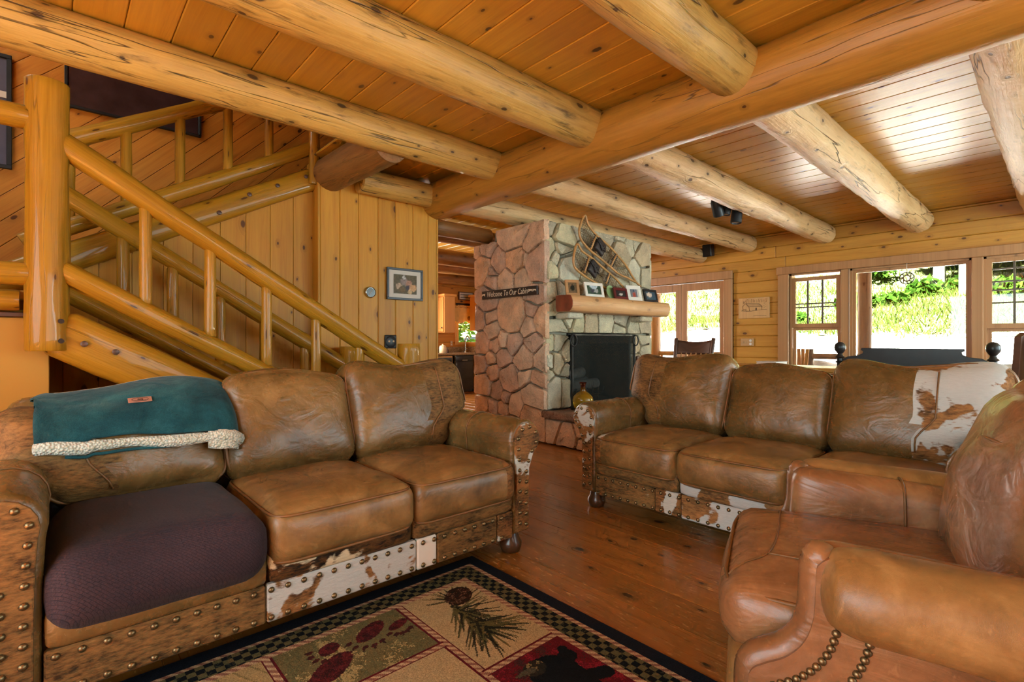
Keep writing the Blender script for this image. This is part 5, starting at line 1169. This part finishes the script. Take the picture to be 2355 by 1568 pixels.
ob('burnt_drawing', tubes(L_, 4), M['ink'], pq); ob('burnt_door', boxm((0.002, 0.018, 0.045), 0, (-0.0115, -0.04, -0.02)), M['ink'], pq)
ob('caption_strokes', tubes([line([(0.0 + 0.0165 * k, -0.125), (0.010 + 0.0165 * k, -0.125)], 0.0026) for k in range(12)], 4), M['ink'], pq)
wo_ = thing('wall_outlet', 'tan double outlet plate low on the board wall beside the window', 'outlet', (8.185, 3.47, 1.03))
ob('plate', boxm((0.012, 0.20, 0.12), 0.004), M['outlet'], wo_)
for y in (-0.055,):
    for z in (-0.026, 0.026): ob('socket', lathem([(0.02, 0), (0.02, 0.004), (0.015, 0.005)], 16), M['white'], wo_, (-0.006, y, z), (0, R(-90), 0))
for y in (0.02, 0.06): ob('switch', boxm((0.01, 0.014, 0.03), 0.002, (-0.008, y, 0)), M['outlet'], wo_)
# spotlights
sp = thing('spotlight_bar', 'black ceiling spotlight bar with three cylindrical heads on a joist', 'spotlight', (5.50, 2.50, 2.52))
tube('bar', [(-0.18, 0.0, 0.0), (0.20, 0.0, -0.03)], 0.012, M['black'], sp); tube('mount', [(0.20, 0, -0.03), (0.24, -0.06, 0.0)], 0.012, M['black'], sp)
def head(loc, rot, s=1.0):
    h = ob('lamp_head', lathem([(0.012, 0.13), (0.045, 0.125), (0.056, 0.10), (0.058, 0.0), (0.058, -0.055), (0.050, -0.06), (0.046, -0.045), (0.01, -0.03)], 22), M['black'], sp, loc, rot); h.scale = (s, s, s)
    ob('lens', lathem([(0.045, -0.048), (0.045, -0.042), (0.002, -0.04)], 18), M['white_lens'], h)
    ob('yoke', boxm((0.02, 0.02, 0.07), 0.003, (0, 0, 0.15)), M['black'], h)
head((-0.17, 0.07, -0.06), (R(-8), R(-32), R(20))); head((-0.02, 0.05, -0.03), (R(10), R(8), 0), 0.95); head((0.10, -0.01, -0.11), (R(4), R(6), 0))
spk = thing('wall_speaker', 'small black speaker on the wall at the end of the chimney log', 'speaker', (8.06, 4.05, 2.55))
ob('box', boxm((0.13, 0.15, 0.20), 0.012), M['black'], spk, rot=(0, R(-8), 0)); ob('grille', boxm((0.006, 0.13, 0.18), 0.002, (-0.067, 0, 0)), M['iron'], spk, rot=(0, R(-8), 0)); ob('bracket', boxm((0.10, 0.03, 0.03), 0, (0.09, 0, 0)), M['black'], spk)
# hanging ornament in the picture window
su = thing('suncatcher', 'round openwork suncatcher hanging in the picture window', 'ornament', (8.16, 1.43, 1.86))
tube('ring', [(0, 0.075 * math.cos(a), 0.075 * math.sin(a)) for a in [i * math.pi / 14 for i in range(28)]], 0.006, M['iron'], su, closed=True)
ob('lattice', tubes([([(0, 0.07 * math.cos(a), 0.07 * math.sin(a)), (0, 0.05 * math.cos(a + 1.9), 0.05 * math.sin(a + 1.9))], 0.006) for a in [i * 0.75 for i in range(9)]], 5), plain('ornament_bronze', lin(110, 92, 70), 0.4), su)
tube('string', [(0, 0, 0.075), (0, 0, 0.21)], 0.003, M['white'], su)
# stairwell pictures
sw1 = thing('stairwell_picture', 'black framed picture with pale strip at the left edge, on the diagonal boards', 'picture', (-0.62, 5.59, 2.84))
for c, s in (((0, 0, 0.43), (0.76, 0.03, 0.03)), ((0, 0, -0.43), (0.76, 0.03, 0.03)), ((-0.365, 0, 0), (0.03, 0.03, 0.83)), ((0.365, 0, 0), (0.03, 0.03, 0.83))): ob('frame_bar', boxm(s, 0.003, c), M['black'], sw1)
ob('print', boxm((0.70, 0.01, 0.83), 0), plain('grey_print', lin(84, 80, 96), 0.4), sw1, (0, 0.004, 0)); ob('pale_strip', boxm((0.70, 0.004, 0.05), 0, (0, -0.004, 0.13)), M['matboard'], sw1)
sw2 = thing('dark_panel', 'wide dark maroon glazed panel on the diagonal board stairwell wall', 'panel', (0.56, 5.60, 3.24))
ob('glazing', boxm((0.93, 0.02, 0.46), 0.002), M['dark_glass'], sw2)
for c, s in (((0, -0.006, -0.235), (0.98, 0.03, 0.022)), ((-0.48, -0.006, 0), (0.022, 0.03, 0.48)), ((0.48, -0.006, 0), (0.022, 0.03, 0.48)), ((0, -0.006, 0.235), (0.98, 0.03, 0.022))): ob('frame_bar', boxm(s, 0.003, c), M['black'], sw2)

# ---------------------------------------------------------------- far furniture
rc = thing('rocking_chair', 'dark wooden rocking chair with curved crest rail before the glazed doors', 'rocking chair', (6.45, 3.60, 0), R(-82))
for s in (-1, 1):
    logab('back_post', (s * 0.24, 0.22, 0.36), (s * 0.27, 0.42, 1.09), 0.028, M['darkwood'], rc, seed=3, n=10)
    logab('front_leg', (s * 0.25, -0.22, 0.07), (s * 0.25, -0.22, 0.62), 0.022, M['darkwood'], rc, seed=4, n=8); logab('rear_leg', (s * 0.23, 0.24, 0.07), (s * 0.24, 0.22, 0.40), 0.022, M['darkwood'], rc, seed=5, n=8)
    tube('rocker', catmull([(s * 0.25, -0.45, 0.08), (s * 0.25, 0.0, 0.02), (s * 0.25, 0.5, 0.10)], 6), 0.022, M['darkwood'], rc)
    ob('armrest', boxm((0.07, 0.50, 0.03), 0.008, (s * 0.26, 0.0, 0.63)), M['darkwood'], rc)
grid('crest_rail', 14, 5, lambda u, v: ((u - 0.5) * 0.52, 0.36 + 0.055 * v + 0.05 * (1 - (2 * u - 1) ** 2), 0.86 + 0.205 * v - 0.03 * v * (1 - (2 * u - 1) ** 2)), M['darkwood'], rc, 0.022)
for i in range(6): tube('spindle', [(-0.18 + 0.072 * i, 0.24, 0.42), (-0.18 + 0.072 * i, 0.385, 0.88)], 0.009, M['trim'], rc)
ob('seat', rbox(0.26, 0.26, 0.02, 0.015, (8, 8, 3)), M['darkwood'], rc, (0, 0.0, 0.40))
# console behind the right sofa
co = thing('console_table', 'narrow pine console table behind the right sofa', 'table', (3.75, 1.2, 0))
ob('top', boxm((0.36, 1.2, 0.03), 0.006, (0, 0, 0.865)), M['siding'], co)
for sx in (-0.14, 0.14):
    for sy in (-0.55, 0.55): ob('leg', boxm((0.045, 0.045, 0.85), 0.005, (sx, sy, 0.425)), M['siding'], co)
bk = thing('white_book', 'white paperback book lying on the console behind the sofa', 'book', (3.74, 1.415, 0.881), R(-6))
ob('cover', boxm((0.16, 0.14, 0.003), 0.001, (0, 0, 0.025)), M['paper'], bk); ob('pages', boxm((0.155, 0.135, 0.022), 0, (0, 0, 0.012)), M['white'], bk); ob('cover_stripe', boxm((0.02, 0.08, 0.0006), 0, (-0.05, 0, 0.0268)), M['ink'], bk)
# black bench with ball finials before the windows
db = thing('bench', 'black painted bench with ball finial posts and scrolled back before the windows', 'bench', (5.6, 0.96, 0), R(-90))
FIN = [(0.03, 0.0), (0.03, 0.78), (0.045, 0.80), (0.024, 0.815), (0.026, 0.84), (0.046, 0.85), (0.026, 0.862), (0.026, 0.885), (0.044, 0.895), (0.026, 0.91), (0.02, 0.93), (0.032, 0.945), (0.044, 0.965), (0.048, 0.99), (0.042, 1.018), (0.026, 1.036), (0.004, 1.042)]
for sx in (-0.535, 0.535): ob('finial_post', lathem(FIN, 20), M['blackwood'], db, (sx, 0.0, 0)); ob('front_leg', lathem([(0.022, 0), (0.03, 0.2), (0.022, 0.4), (0.03, 0.42)], 14), M['blackwood'], db, (sx, -0.45, 0))
top = [(-0.36, 0.985), (0.36, 0.985), (0.365, 0.965), (0.345, 0.955), (0.35, 0.935), (0.39, 0.915), (0.47, 0.905), (0.51, 0.88), (0.51, 0.80), (-0.51, 0.80), (-0.51, 0.88), (-0.47, 0.905), (-0.39, 0.915), (-0.35, 0.935), (-0.345, 0.955), (-0.365, 0.965)]
ob('back_panel', prism(top, 0.025, 'y', 0.003), M['blackwood'], db, (0, -0.012, 0)); ob('lower_panel', boxm((1.02, 0.02, 0.22), 0.004, (0, 0, 0.55)), M['blackwood'], db); ob('seat', boxm((1.12, 0.5, 0.04), 0.01, (0, -0.22, 0.43)), M['blackwood'], db)
# dark slanted chair at the right edge
dc = thing('wing_chair', 'dark brown wooden chair back slanting at the right edge by the window', 'chair', (4.75, 0.08, 0), R(-100))
for s in (-1, 1):
    o = ob('side_board', prism([(-0.02, 0.40), (0.12, 0.40), (0.30, 1.06), (0.26, 1.11), (0.14, 1.08)], 0.04, 'x', 0.004), M['darkwood'], dc, (s * 0.22 - 0.02, 0.1, 0))
ob('back_cushion', rbox(0.19, 0.05, 0.33, 0.04, (8, 5, 10), seed=3, lump=0.015), plain('patterned_cloth', lin(70, 60, 44), 0.9, var=0.7), dc, (0, 0.30, 0.77), (R(-16), 0, 0))
ob('seat', boxm((0.5, 0.48, 0.05), 0.01, (0, -0.05, 0.42)), M['darkwood'], dc)
for sx in (-0.22, 0.22):
    for sy in (-0.25, 0.15): ob('leg', boxm((0.045, 0.045, 0.40), 0.005, (sx, sy, 0.2)), M['darkwood'], dc)

# ---------------------------------------------------------------- kitchen beyond the passage
kw = struct('window_4', 'kitchen window over the sink', boxes([((6.445, 8.93, 1.40), (0.06, 0.05, 0.86)), ((7.22, 8.93, 1.40), (0.06, 0.05, 0.86)), ((6.83, 8.93, 1.80), (0.84, 0.05, 0.06)), ((6.83, 8.92, 1.0), (0.88, 0.08, 0.05))]), M['cab'])
ob('glass_pane', boxm((0.72, 0.008, 0.78), 0, (6.83, 8.97, 1.40)), M['pane'], kw); ob('sash', boxes([((6.51, 8.965, 1.40), (0.05, 0.03, 0.78)), ((7.16, 8.965, 1.40), (0.05, 0.03, 0.78))]), M['cab'], kw)
vl = thing('valance', 'pale yellow cloth valance over the kitchen window', 'curtain', (6.8, 8.86, 1.78))
grid('cloth', 40, 10, lambda u, v: ((u - 0.5) * 0.86, 0.012 * math.sin(u * 44), -v * (0.30 + 0.05 * abs(math.sin(u * 9.4)))), M['valance'], vl, 0.006)
tube('rod', [(-0.45, 0, 0.0), (0.45, 0, 0.0)], 0.012, M['cab'], vl); tube('ruffle', [((i / 30 - 0.5) * 0.86, 0.012 * math.sin(i * 1.9), 0.02 + 0.012 * math.sin(i * 2.7)) for i in range(31)], 0.018, M['valance'], vl)
ob('sunflower', lathem([(0.005, 0.008), (0.03, 0.006), (0.05, 0.0)], 14), plain('flower_print', lin(120, 76, 30), 0.8, var=0.5), vl, (-0.06, -0.02, -0.24), (R(90), 0, 0))
ks = thing('kitchen_sign', 'framed sign with two dark lines of script above the kitchen window', 'sign', (6.70, 8.905, 2.03))
ob('board', boxm((0.36, 0.012, 0.15), 0), M['matboard'], ks)
for c, s in (((0, -0.004, 0.08), (0.40, 0.022, 0.018)), ((0, -0.004, -0.08), (0.40, 0.022, 0.018)), ((-0.19, -0.004, 0), (0.018, 0.022, 0.15)), ((0.19, -0.004, 0), (0.018, 0.022, 0.15))): ob('frame_bar', boxm(s, 0, c), M['darkwood'], ks)
ob('script', tubes([([(-0.15 + 0.3 * k / 40, -0.008, zz + 0.016 * math.sin(k * 1.7 + zz * 90)) for k in range(41)], 0.004) for zz in (0.03, -0.035)], 4), M['ink'], ks)
def cabinet(label, loc, sx, sy, sz, mat, doorface, dm=None):
    c = thing('wall_cabinet', label, 'cabinet', loc); ob('carcass', boxm((sx, sy, sz), 0.004, (0, 0, sz / 2)), mat, c)
    if doorface == 'x': d = ob('door', boxm((0.022, sy - 0.03, sz - 0.04), 0.004, (-sx / 2 - 0.011, 0, sz / 2)), dm or mat, c); ob('panel', boxm((0.01, sy - 0.14, sz - 0.16), 0.004, (-sx / 2 - 0.024, 0, sz / 2)), dm or mat, d); ob('knob', lathem([(0.008, 0), (0.014, 0.02), (0.004, 0.026)], 10), M['iron'], d, (-sx / 2 - 0.024, -sy / 2 + 0.05, 0.1), (0, R(-90), 0))
    else: d = ob('door', boxm((sx - 0.03, 0.022, sz - 0.04), 0.004, (0, -sy / 2 - 0.011, sz / 2)), dm or mat, c); ob('panel', boxm((sx - 0.14, 0.01, sz - 0.16), 0.004, (0, -sy / 2 - 0.024, sz / 2)), dm or mat, d); ob('knob', lathem([(0.008, 0), (0.014, 0.02), (0.004, 0.026)], 10), M['iron'], d, (-sx / 2 + 0.06, -sy / 2 - 0.024, 0.1), (R(90), 0, 0))
    ob('crown', boxm((sx + 0.06, sy + 0.06, 0.05), 0.01, (0, 0, sz + 0.025)), mat, c); return c
cabinet('pine wall cabinet left of the kitchen window', (6.0, 8.72, 1.22), 0.26, 0.40, 0.74, M['cab'], 'x'); cabinet('pine wall cabinet right of the kitchen window, beside the chimney edge', (6.95, 8.55, 1.27), 0.55, 0.36, 0.72, M['cab'], 'y')
def base(label, x, w_, mat):
    c = thing('base_cabinet', label, 'cabinet', (x, 8.62, 0)); ob('carcass', boxm((w_, 0.56, 0.70), 0.003, (0, 0, 0.40)), M['cab'], c); ob('toe_kick', boxm((w_, 0.5, 0.06), 0, (0, 0.02, 0.03)), M['shade'], c)
    d = ob('door', boxm((w_ - 0.05, 0.022, 0.62), 0.004, (0, -0.291, 0.41)), mat, c); ob('panel', boxm((w_ - 0.18, 0.012, 0.46), 0.006, (0, -0.306, 0.41)), mat, d); ob('knob', lathem([(0.008, 0), (0.014, 0.02), (0.004, 0.026)], 10), M['iron'], d, (w_ / 2 - 0.07, -0.302, 0.66), (R(90), 0, 0))
base('dark green base cabinet under the counter, left of the dishwasher', 5.66, 0.56, M['darkgreen']); base('dark green base cabinet right of the dishwasher', 6.80, 0.60, M['darkgreen'])
dw = thing('dishwasher', 'black dishwasher under the kitchen counter', 'dishwasher', (6.22, 8.62, 0)); ob('body', boxm((0.47, 0.56, 0.75), 0.004, (0, 0, 0.385)), M['appliance'], dw); ob('door', boxm((0.46, 0.025, 0.56), 0.006, (0, -0.292, 0.36)), M['appliance'], dw); ob('control_panel', boxm((0.46, 0.03, 0.10), 0.006, (0, -0.292, 0.70)), M['appliance'], dw); ob('handle', boxm((0.14, 0.03, 0.02), 0.006, (0, -0.315, 0.66)), M['steel'], dw)
tag(ob('counter_top', boxm((2.1, 0.64, 0.04), 0.006), M['granite'], None, (6.30, 8.59, 0.785)), 'speckled granite kitchen counter top', 'counter'); tag(ob('back_splash', boxm((2.1, 0.02, 0.12), 0.004), M['granite'], None, (6.30, 8.905, 0.867)), 'low granite back splash behind the counter', 'back splash')
cn = thing('canister', 'cream ceramic canister with lid on the kitchen counter', 'canister', (5.76, 8.42, 0.806)); ob('jar', lathem([(0.06, 0), (0.07, 0.01), (0.072, 0.12), (0.06, 0.135)], 20), M['cream'], cn); ob('lid', lathem([(0.065, 0.135), (0.06, 0.15), (0.02, 0.16), (0.016, 0.18), (0.002, 0.185)], 20), M['cream'], cn)
fa = thing('faucet', 'tall gooseneck steel faucet at the kitchen sink', 'faucet', (6.55, 8.72, 0.806)); tube('spout', catmull([(0, 0, 0), (0, 0, 0.26), (0, -0.05, 0.34), (0, -0.12, 0.32), (0, -0.14, 0.26)], 6), 0.013, M['steel'], fa); ob('base', lathem([(0.03, 0), (0.028, 0.02), (0.018, 0.04)], 16), M['steel'], fa); tube('lever', [(0.0, 0, 0.05), (0.07, 0, 0.09)], 0.008, M['steel'], fa)
cf = thing('coffee_maker', 'dark coffee maker on the counter beside the chimney edge', 'coffee maker', (6.72, 8.42, 0.806)); ob('base', boxm((0.15, 0.2, 0.03), 0.005, (0, 0, 0.015)), M['black'], cf); ob('column', boxm((0.13, 0.08, 0.26), 0.008, (0, 0.06, 0.15)), M['black'], cf); ob('hopper', lathem([(0.06, 0.2), (0.075, 0.28), (0.07, 0.31), (0.02, 0.32)], 18), M['black'], cf); ob('jug', lathem([(0.05, 0.03), (0.065, 0.06), (0.06, 0.12), (0.04, 0.15)], 18), M['iron'], cf)
tag(ob('spice_jar', lathem([(0.03, 0), (0.034, 0.05), (0.03, 0.07), (0.02, 0.075), (0.02, 0.095), (0.003, 0.1)], 14), M['darkwood'], None, (5.92, 8.5, 0.806)), 'small dark jar beside the cream canister', 'jar')
ko = thing('kitchen_outlet', 'small outlet plate on the kitchen wall above the counter', 'outlet', (6.33, 8.925, 1.0)); ob('plate', boxm((0.07, 0.008, 0.11), 0.002), M['outlet'], ko)
for z in (-0.025, 0.025): ob('socket', boxm((0.03, 0.004, 0.03), 0.002, (0, -0.005, z)), M['white'], ko)
# ---------------------------------------------------------------- porch and hillside outside
def edge_x(y): return max(12.2, min(15.0, 12.5 + 0.17 * y)) + 0.35 * noise.noise(Vector((y * 0.7, 3.0, 0)))
def zt(x, y):
    k = 0.25 * noise.noise(Vector((x * 0.35, y * 0.35, 0))) + 0.08 * noise.noise(Vector((x * 1.3, y * 1.3, 4)))
    xb = edge_x(y)
    if x < 10.6: z = -0.25
    elif x < xb: z = -0.25 + 1.5 * ((x - 10.6) / (xb - 10.6)) ** 0.8
    else: z = 1.25 + (x - xb) * max(0.15, min(0.34, 0.13 + 0.025 * y)) + max(0, x - 20) * 0.35
    return z + k * min(1, max(0, (x - 10.5) / 2))
def terrain(name, label, x0, x1, y0, y1, nx, ny, mat, cat, dz=0.0):
    V = []
    for j in range(ny + 1):
        y = y0 + (y1 - y0) * j / ny; xa = x0 if x0 is not None else edge_x(y) - 0.12; xe = x1 if x1 > 1 else edge_x(y) + x1
        V += [(xa + (xe - xa) * i / nx, y) for i in range(nx + 1)]
    V = [(x, y, zt(x, y) + dz + (0.05 * noise.noise(Vector((x * 4, y * 4, 2))) if 'rock' in name else 0)) for x, y in V]
    F = [(j * (nx + 1) + i, j * (nx + 1) + i + 1, (j + 1) * (nx + 1) + i + 1, (j + 1) * (nx + 1) + i) for j in range(ny) for i in range(nx)]
    o = ob(name, mesh(name, V, F, True), mat); tag(o, label, cat, kind='structure'); return o
terrain('rock_ground', 'bare pale rock ledge rising outside the windows', 10.3, 0.6, -4, 16, 50, 110, M['rock'], 'rock')
terrain('hill_ground', 'grassy hillside rising behind the rock ledge', None, 40, -10, 34, 60, 90, M['soil'], 'hillside', 0.02)
struct('floor_porch', 'weathered porch deck outside the windows', boxm((2.0, 14, 0.08), 0.005, (9.38, 3.5, -0.08)), M['trim'], cat='floor')
struct('ceiling_porch', 'porch roof over the deck', boxes([((9.5, 3.5, 2.62), (2.3, 14, 0.08))]), M['trim'], cat='roof')
tag(ob('fascia_board', boxm((0.05, 14, 0.20), 0.005), M['white'], None, (10.62, 3.5, 2.44)), 'white fascia board along the porch roof edge', 'fascia', kind='structure')
tag(logab('porch_post', (10.0, 2.315, -0.04), (10.0, 2.315, 2.58), 0.10, M['weathered'], seed=200), 'thick weathered log post on the porch outside the picture window', 'post')
tag(logab('porch_post', (10.0, 6.25, -0.04), (10.0, 6.25, 2.58), 0.11, M['weathered'], seed=201), 'weathered log post seen through the glazed door', 'post')
pr = thing('porch_railing', 'weathered log porch railing outside the window', 'railing', (10.0, 3.0, -0.04))
logab('rail', (0, -0.6, 0.82), (0, 5.5, 0.82), 0.05, M['weathered'], pr, seed=202); logab('rail', (0, -0.6, 0.25), (0, 5.5, 0.25), 0.045, M['weathered'], pr, seed=203)
o = ob('rail_post', logm(0.95, 0.065, 204), M['weathered'], pr, (0, 0.14, 0)); o.rotation_euler = (0, R(-90), 0)
for i in range(9):
    o = ob('baluster', logm(0.55, 0.025, 205 + i, n=8), M['weathered'], pr, (0, 0.6 + 0.5 * i, 0.26)); o.rotation_euler = (0, R(-90), 0)
for i in range(4):
    o = ob('leaning_slat', boxm((0.02, 0.05, 1.0), 0.004), M['cab'], None, (8.62 + 0.05 * i, 2.78 + 0.035 * i, 0.44), (0, R(-6), 0)); o.rotation_euler = (R(8 - 5 * i), R(-10), 0)
    tag(o, ['pale wooden slat nearest the glass in the bundle outside the left window', 'second pale wooden slat of the bundle outside the left window', 'third pale wooden slat of the bundle outside the left window', 'pale wooden slat farthest from the glass in the bundle outside'][i], 'slat', 'wooden slats leaning outside the window')
rg3 = np.random.RandomState(12)
def leaves(name, blobs, n, size, mat, parent=None, flat=0.4):
    """n leaf quads in ellipsoids, as one mesh"""
    V, F = [], []
    for (cx, cy, cz, rx, ry, rz), k in zip(blobs, np.random.RandomState(n).multinomial(n, [1 / len(blobs)] * len(blobs))):
        d = rg3.normal(size=(k, 3)); d /= np.linalg.norm(d, axis=1)[:, None]; r = rg3.rand(k, 1) ** 0.45; P = d * r * np.array([rx, ry, rz]) + np.array([cx, cy, cz])
        a = rg3.normal(size=(k, 3)); a[:, 2] *= flat; a /= np.linalg.norm(a, axis=1)[:, None]; b = np.cross(a, rg3.normal(size=(k, 3))); b /= np.linalg.norm(b, axis=1)[:, None]
        s = size * (0.6 + 0.8 * rg3.rand(k, 1))
        q = np.stack([P - a * s, P + b * s * 0.45, P + a * s, P - b * s * 0.45], 1).reshape(-1, 3); o = len(V); V += q.tolist(); F += [(o + 4 * i, o + 4 * i + 1, o + 4 * i + 2, o + 4 * i + 3) for i in range(k)]
    return ob(name, mesh(name, V, F), mat, parent)
def tree(label, x, y, trunk_r, hgt, mat, blobs, n, size, lm, group):
    z = zt(x, y); t = thing('tree', label, 'tree', (x, y, z), 0, group)
    o = ob('trunk', logm(hgt, trunk_r, int(x * 7), 12, 16, 0.06, taper=0.4), mat, t, (0, 0, -0.2)); o.rotation_euler = (0, R(-90 + 2), 0)
    leaves('crown', blobs, n, size, lm, t); return t
tree('pale barked tree trunk, left of the pair outside the picture window', 19.0, 2.58, 0.15, 7, M['birch'], [(0, 0, 6, 2.2, 2.2, 1.4), (0.5, 1.0, 5, 1.6, 1.6, 1.0)], 1200, 0.2, M['leaf'], 'pale trees on the hill')
tree('pale barked tree trunk, right of the pair outside the picture window', 17.0, 1.80, 0.14, 7, M['birch'], [(0, 0, 6, 2.2, 2.2, 1.4)], 900, 0.2, M['leaf'], 'pale trees on the hill')
for i, (x, y) in enumerate([(22.5, 1.5), (23, 4.0), (24, 7.0), (23.5, -1.5), (26, 11), (27, 15), (28, 19.5)]):
    tree(['leafy dark tree behind the pale trunks', 'leafy dark tree behind the picture window slope', 'leafy dark tree up the hill left of the picture window', 'leafy dark tree at the right of the right window', 'leafy dark tree above the glazed doors, left', 'leafy dark tree above the glazed doors, centre', 'leafy dark tree far left on the hill'][i], x, y, 0.2, 6, M['weathered'], [(0, 0, 1.2, 1.6, 1.9, 1.2), (0.4, 0.6, 3.0, 1.8, 2.1, 1.5), (0, -0.7, 4.8, 1.6, 1.8, 1.4)], 2600, 0.20, M['leaf_dark'] if i % 2 else M['leaf'], 'leafy trees on the hill')
for i, (x, y, s) in enumerate([(16.5, 4.0, 0.42), (18.2, 2.75, 0.42), (18.6, 2.0, 0.35), (15.0, 5.0, 0.25), (16.8, 3.2, 0.3), (20.5, 4.6, 0.7), (17.5, 1.1, 0.4), (19.5, 8.5, 0.5), (20.5, 12.5, 0.6)]):
    z = zt(x, y); sh = thing('shrub', ['bushy green fern clump left of centre on the slope', 'bushy shrub below the left pale trunk', 'low shrub between the two pale trunks', 'small shrub near the rock edge', 'small fern beside the bushy clump', 'tall shrub at the top of the slope', 'shrub right of the right pale trunk', 'shrub on the slope seen through the left window', 'shrub on the slope seen through the glazed doors'][i], 'shrub', (x, y, z), 0, 'shrubs on the slope')
    leaves('foliage', [(0, 0, s * 0.5, s, s * 1.1, s * 0.7), (0.1, s * 0.6, s * 0.35, s * 0.6, s * 0.7, s * 0.5)], 700, 0.13, M['leaf'], sh, 1.0)
def blades(name, label, n, x0, x1, mat, hmin, hmax, seed, wid):
    r = np.random.RandomState(seed); V, F = [], []
    for i in range(n):
        x = x0 + (x1 - x0) * r.rand() ** 1.3; y = -1.5 + r.rand() * (x * 1.15 + 1.0)
        if x < edge_x(y) - 0.2 + 0.3 * r.rand(): continue
        z = zt(x, y); h = hmin + (hmax - hmin) * r.rand(); a = r.rand() * 6.283; w = wid * (0.6 + r.rand()); lx, ly = r.normal() * h * 0.4, r.normal() * h * 0.4; o = len(V)
        V += [(x - w * math.cos(a), y - w * math.sin(a), z), (x + w * math.cos(a), y + w * math.sin(a), z), (x + lx, y + ly, z + h)]; F.append((o, o + 1, o + 2))
    o = ob(name, mesh(name, V, F), mat); tag(o, label, 'grass', kind='stuff'); return o
blades('grass', 'tall bright green grass covering the slope', 42000, 12.4, 23.5, M['grass'], 0.08, 0.26, 4, 0.013)
blades('dry_grass', 'dry straw coloured grass along the rock edge', 9000, 12.4, 17, M['straw'], 0.06, 0.22, 5, 0.012)
# greenery beyond the kitchen window
z = 0; kt = thing('tree', 'green tree seen through the kitchen window', 'tree', (8.4, 12.6, -0.2)); ob('trunk', logm(4, 0.06, 300, 8), M['weathered'], kt, (0, 0, 0), (0, R(-82), 0)); leaves('crown', [(0, 0, 2.0, 1.5, 1.0, 1.8)], 1800, 0.12, M['leaf'], kt)
struct('ground_kitchen', 'lawn outside the kitchen window', boxm((14, 10, 0.05), 0, (8, 14.2, -0.3)), M['soil'], cat='ground')
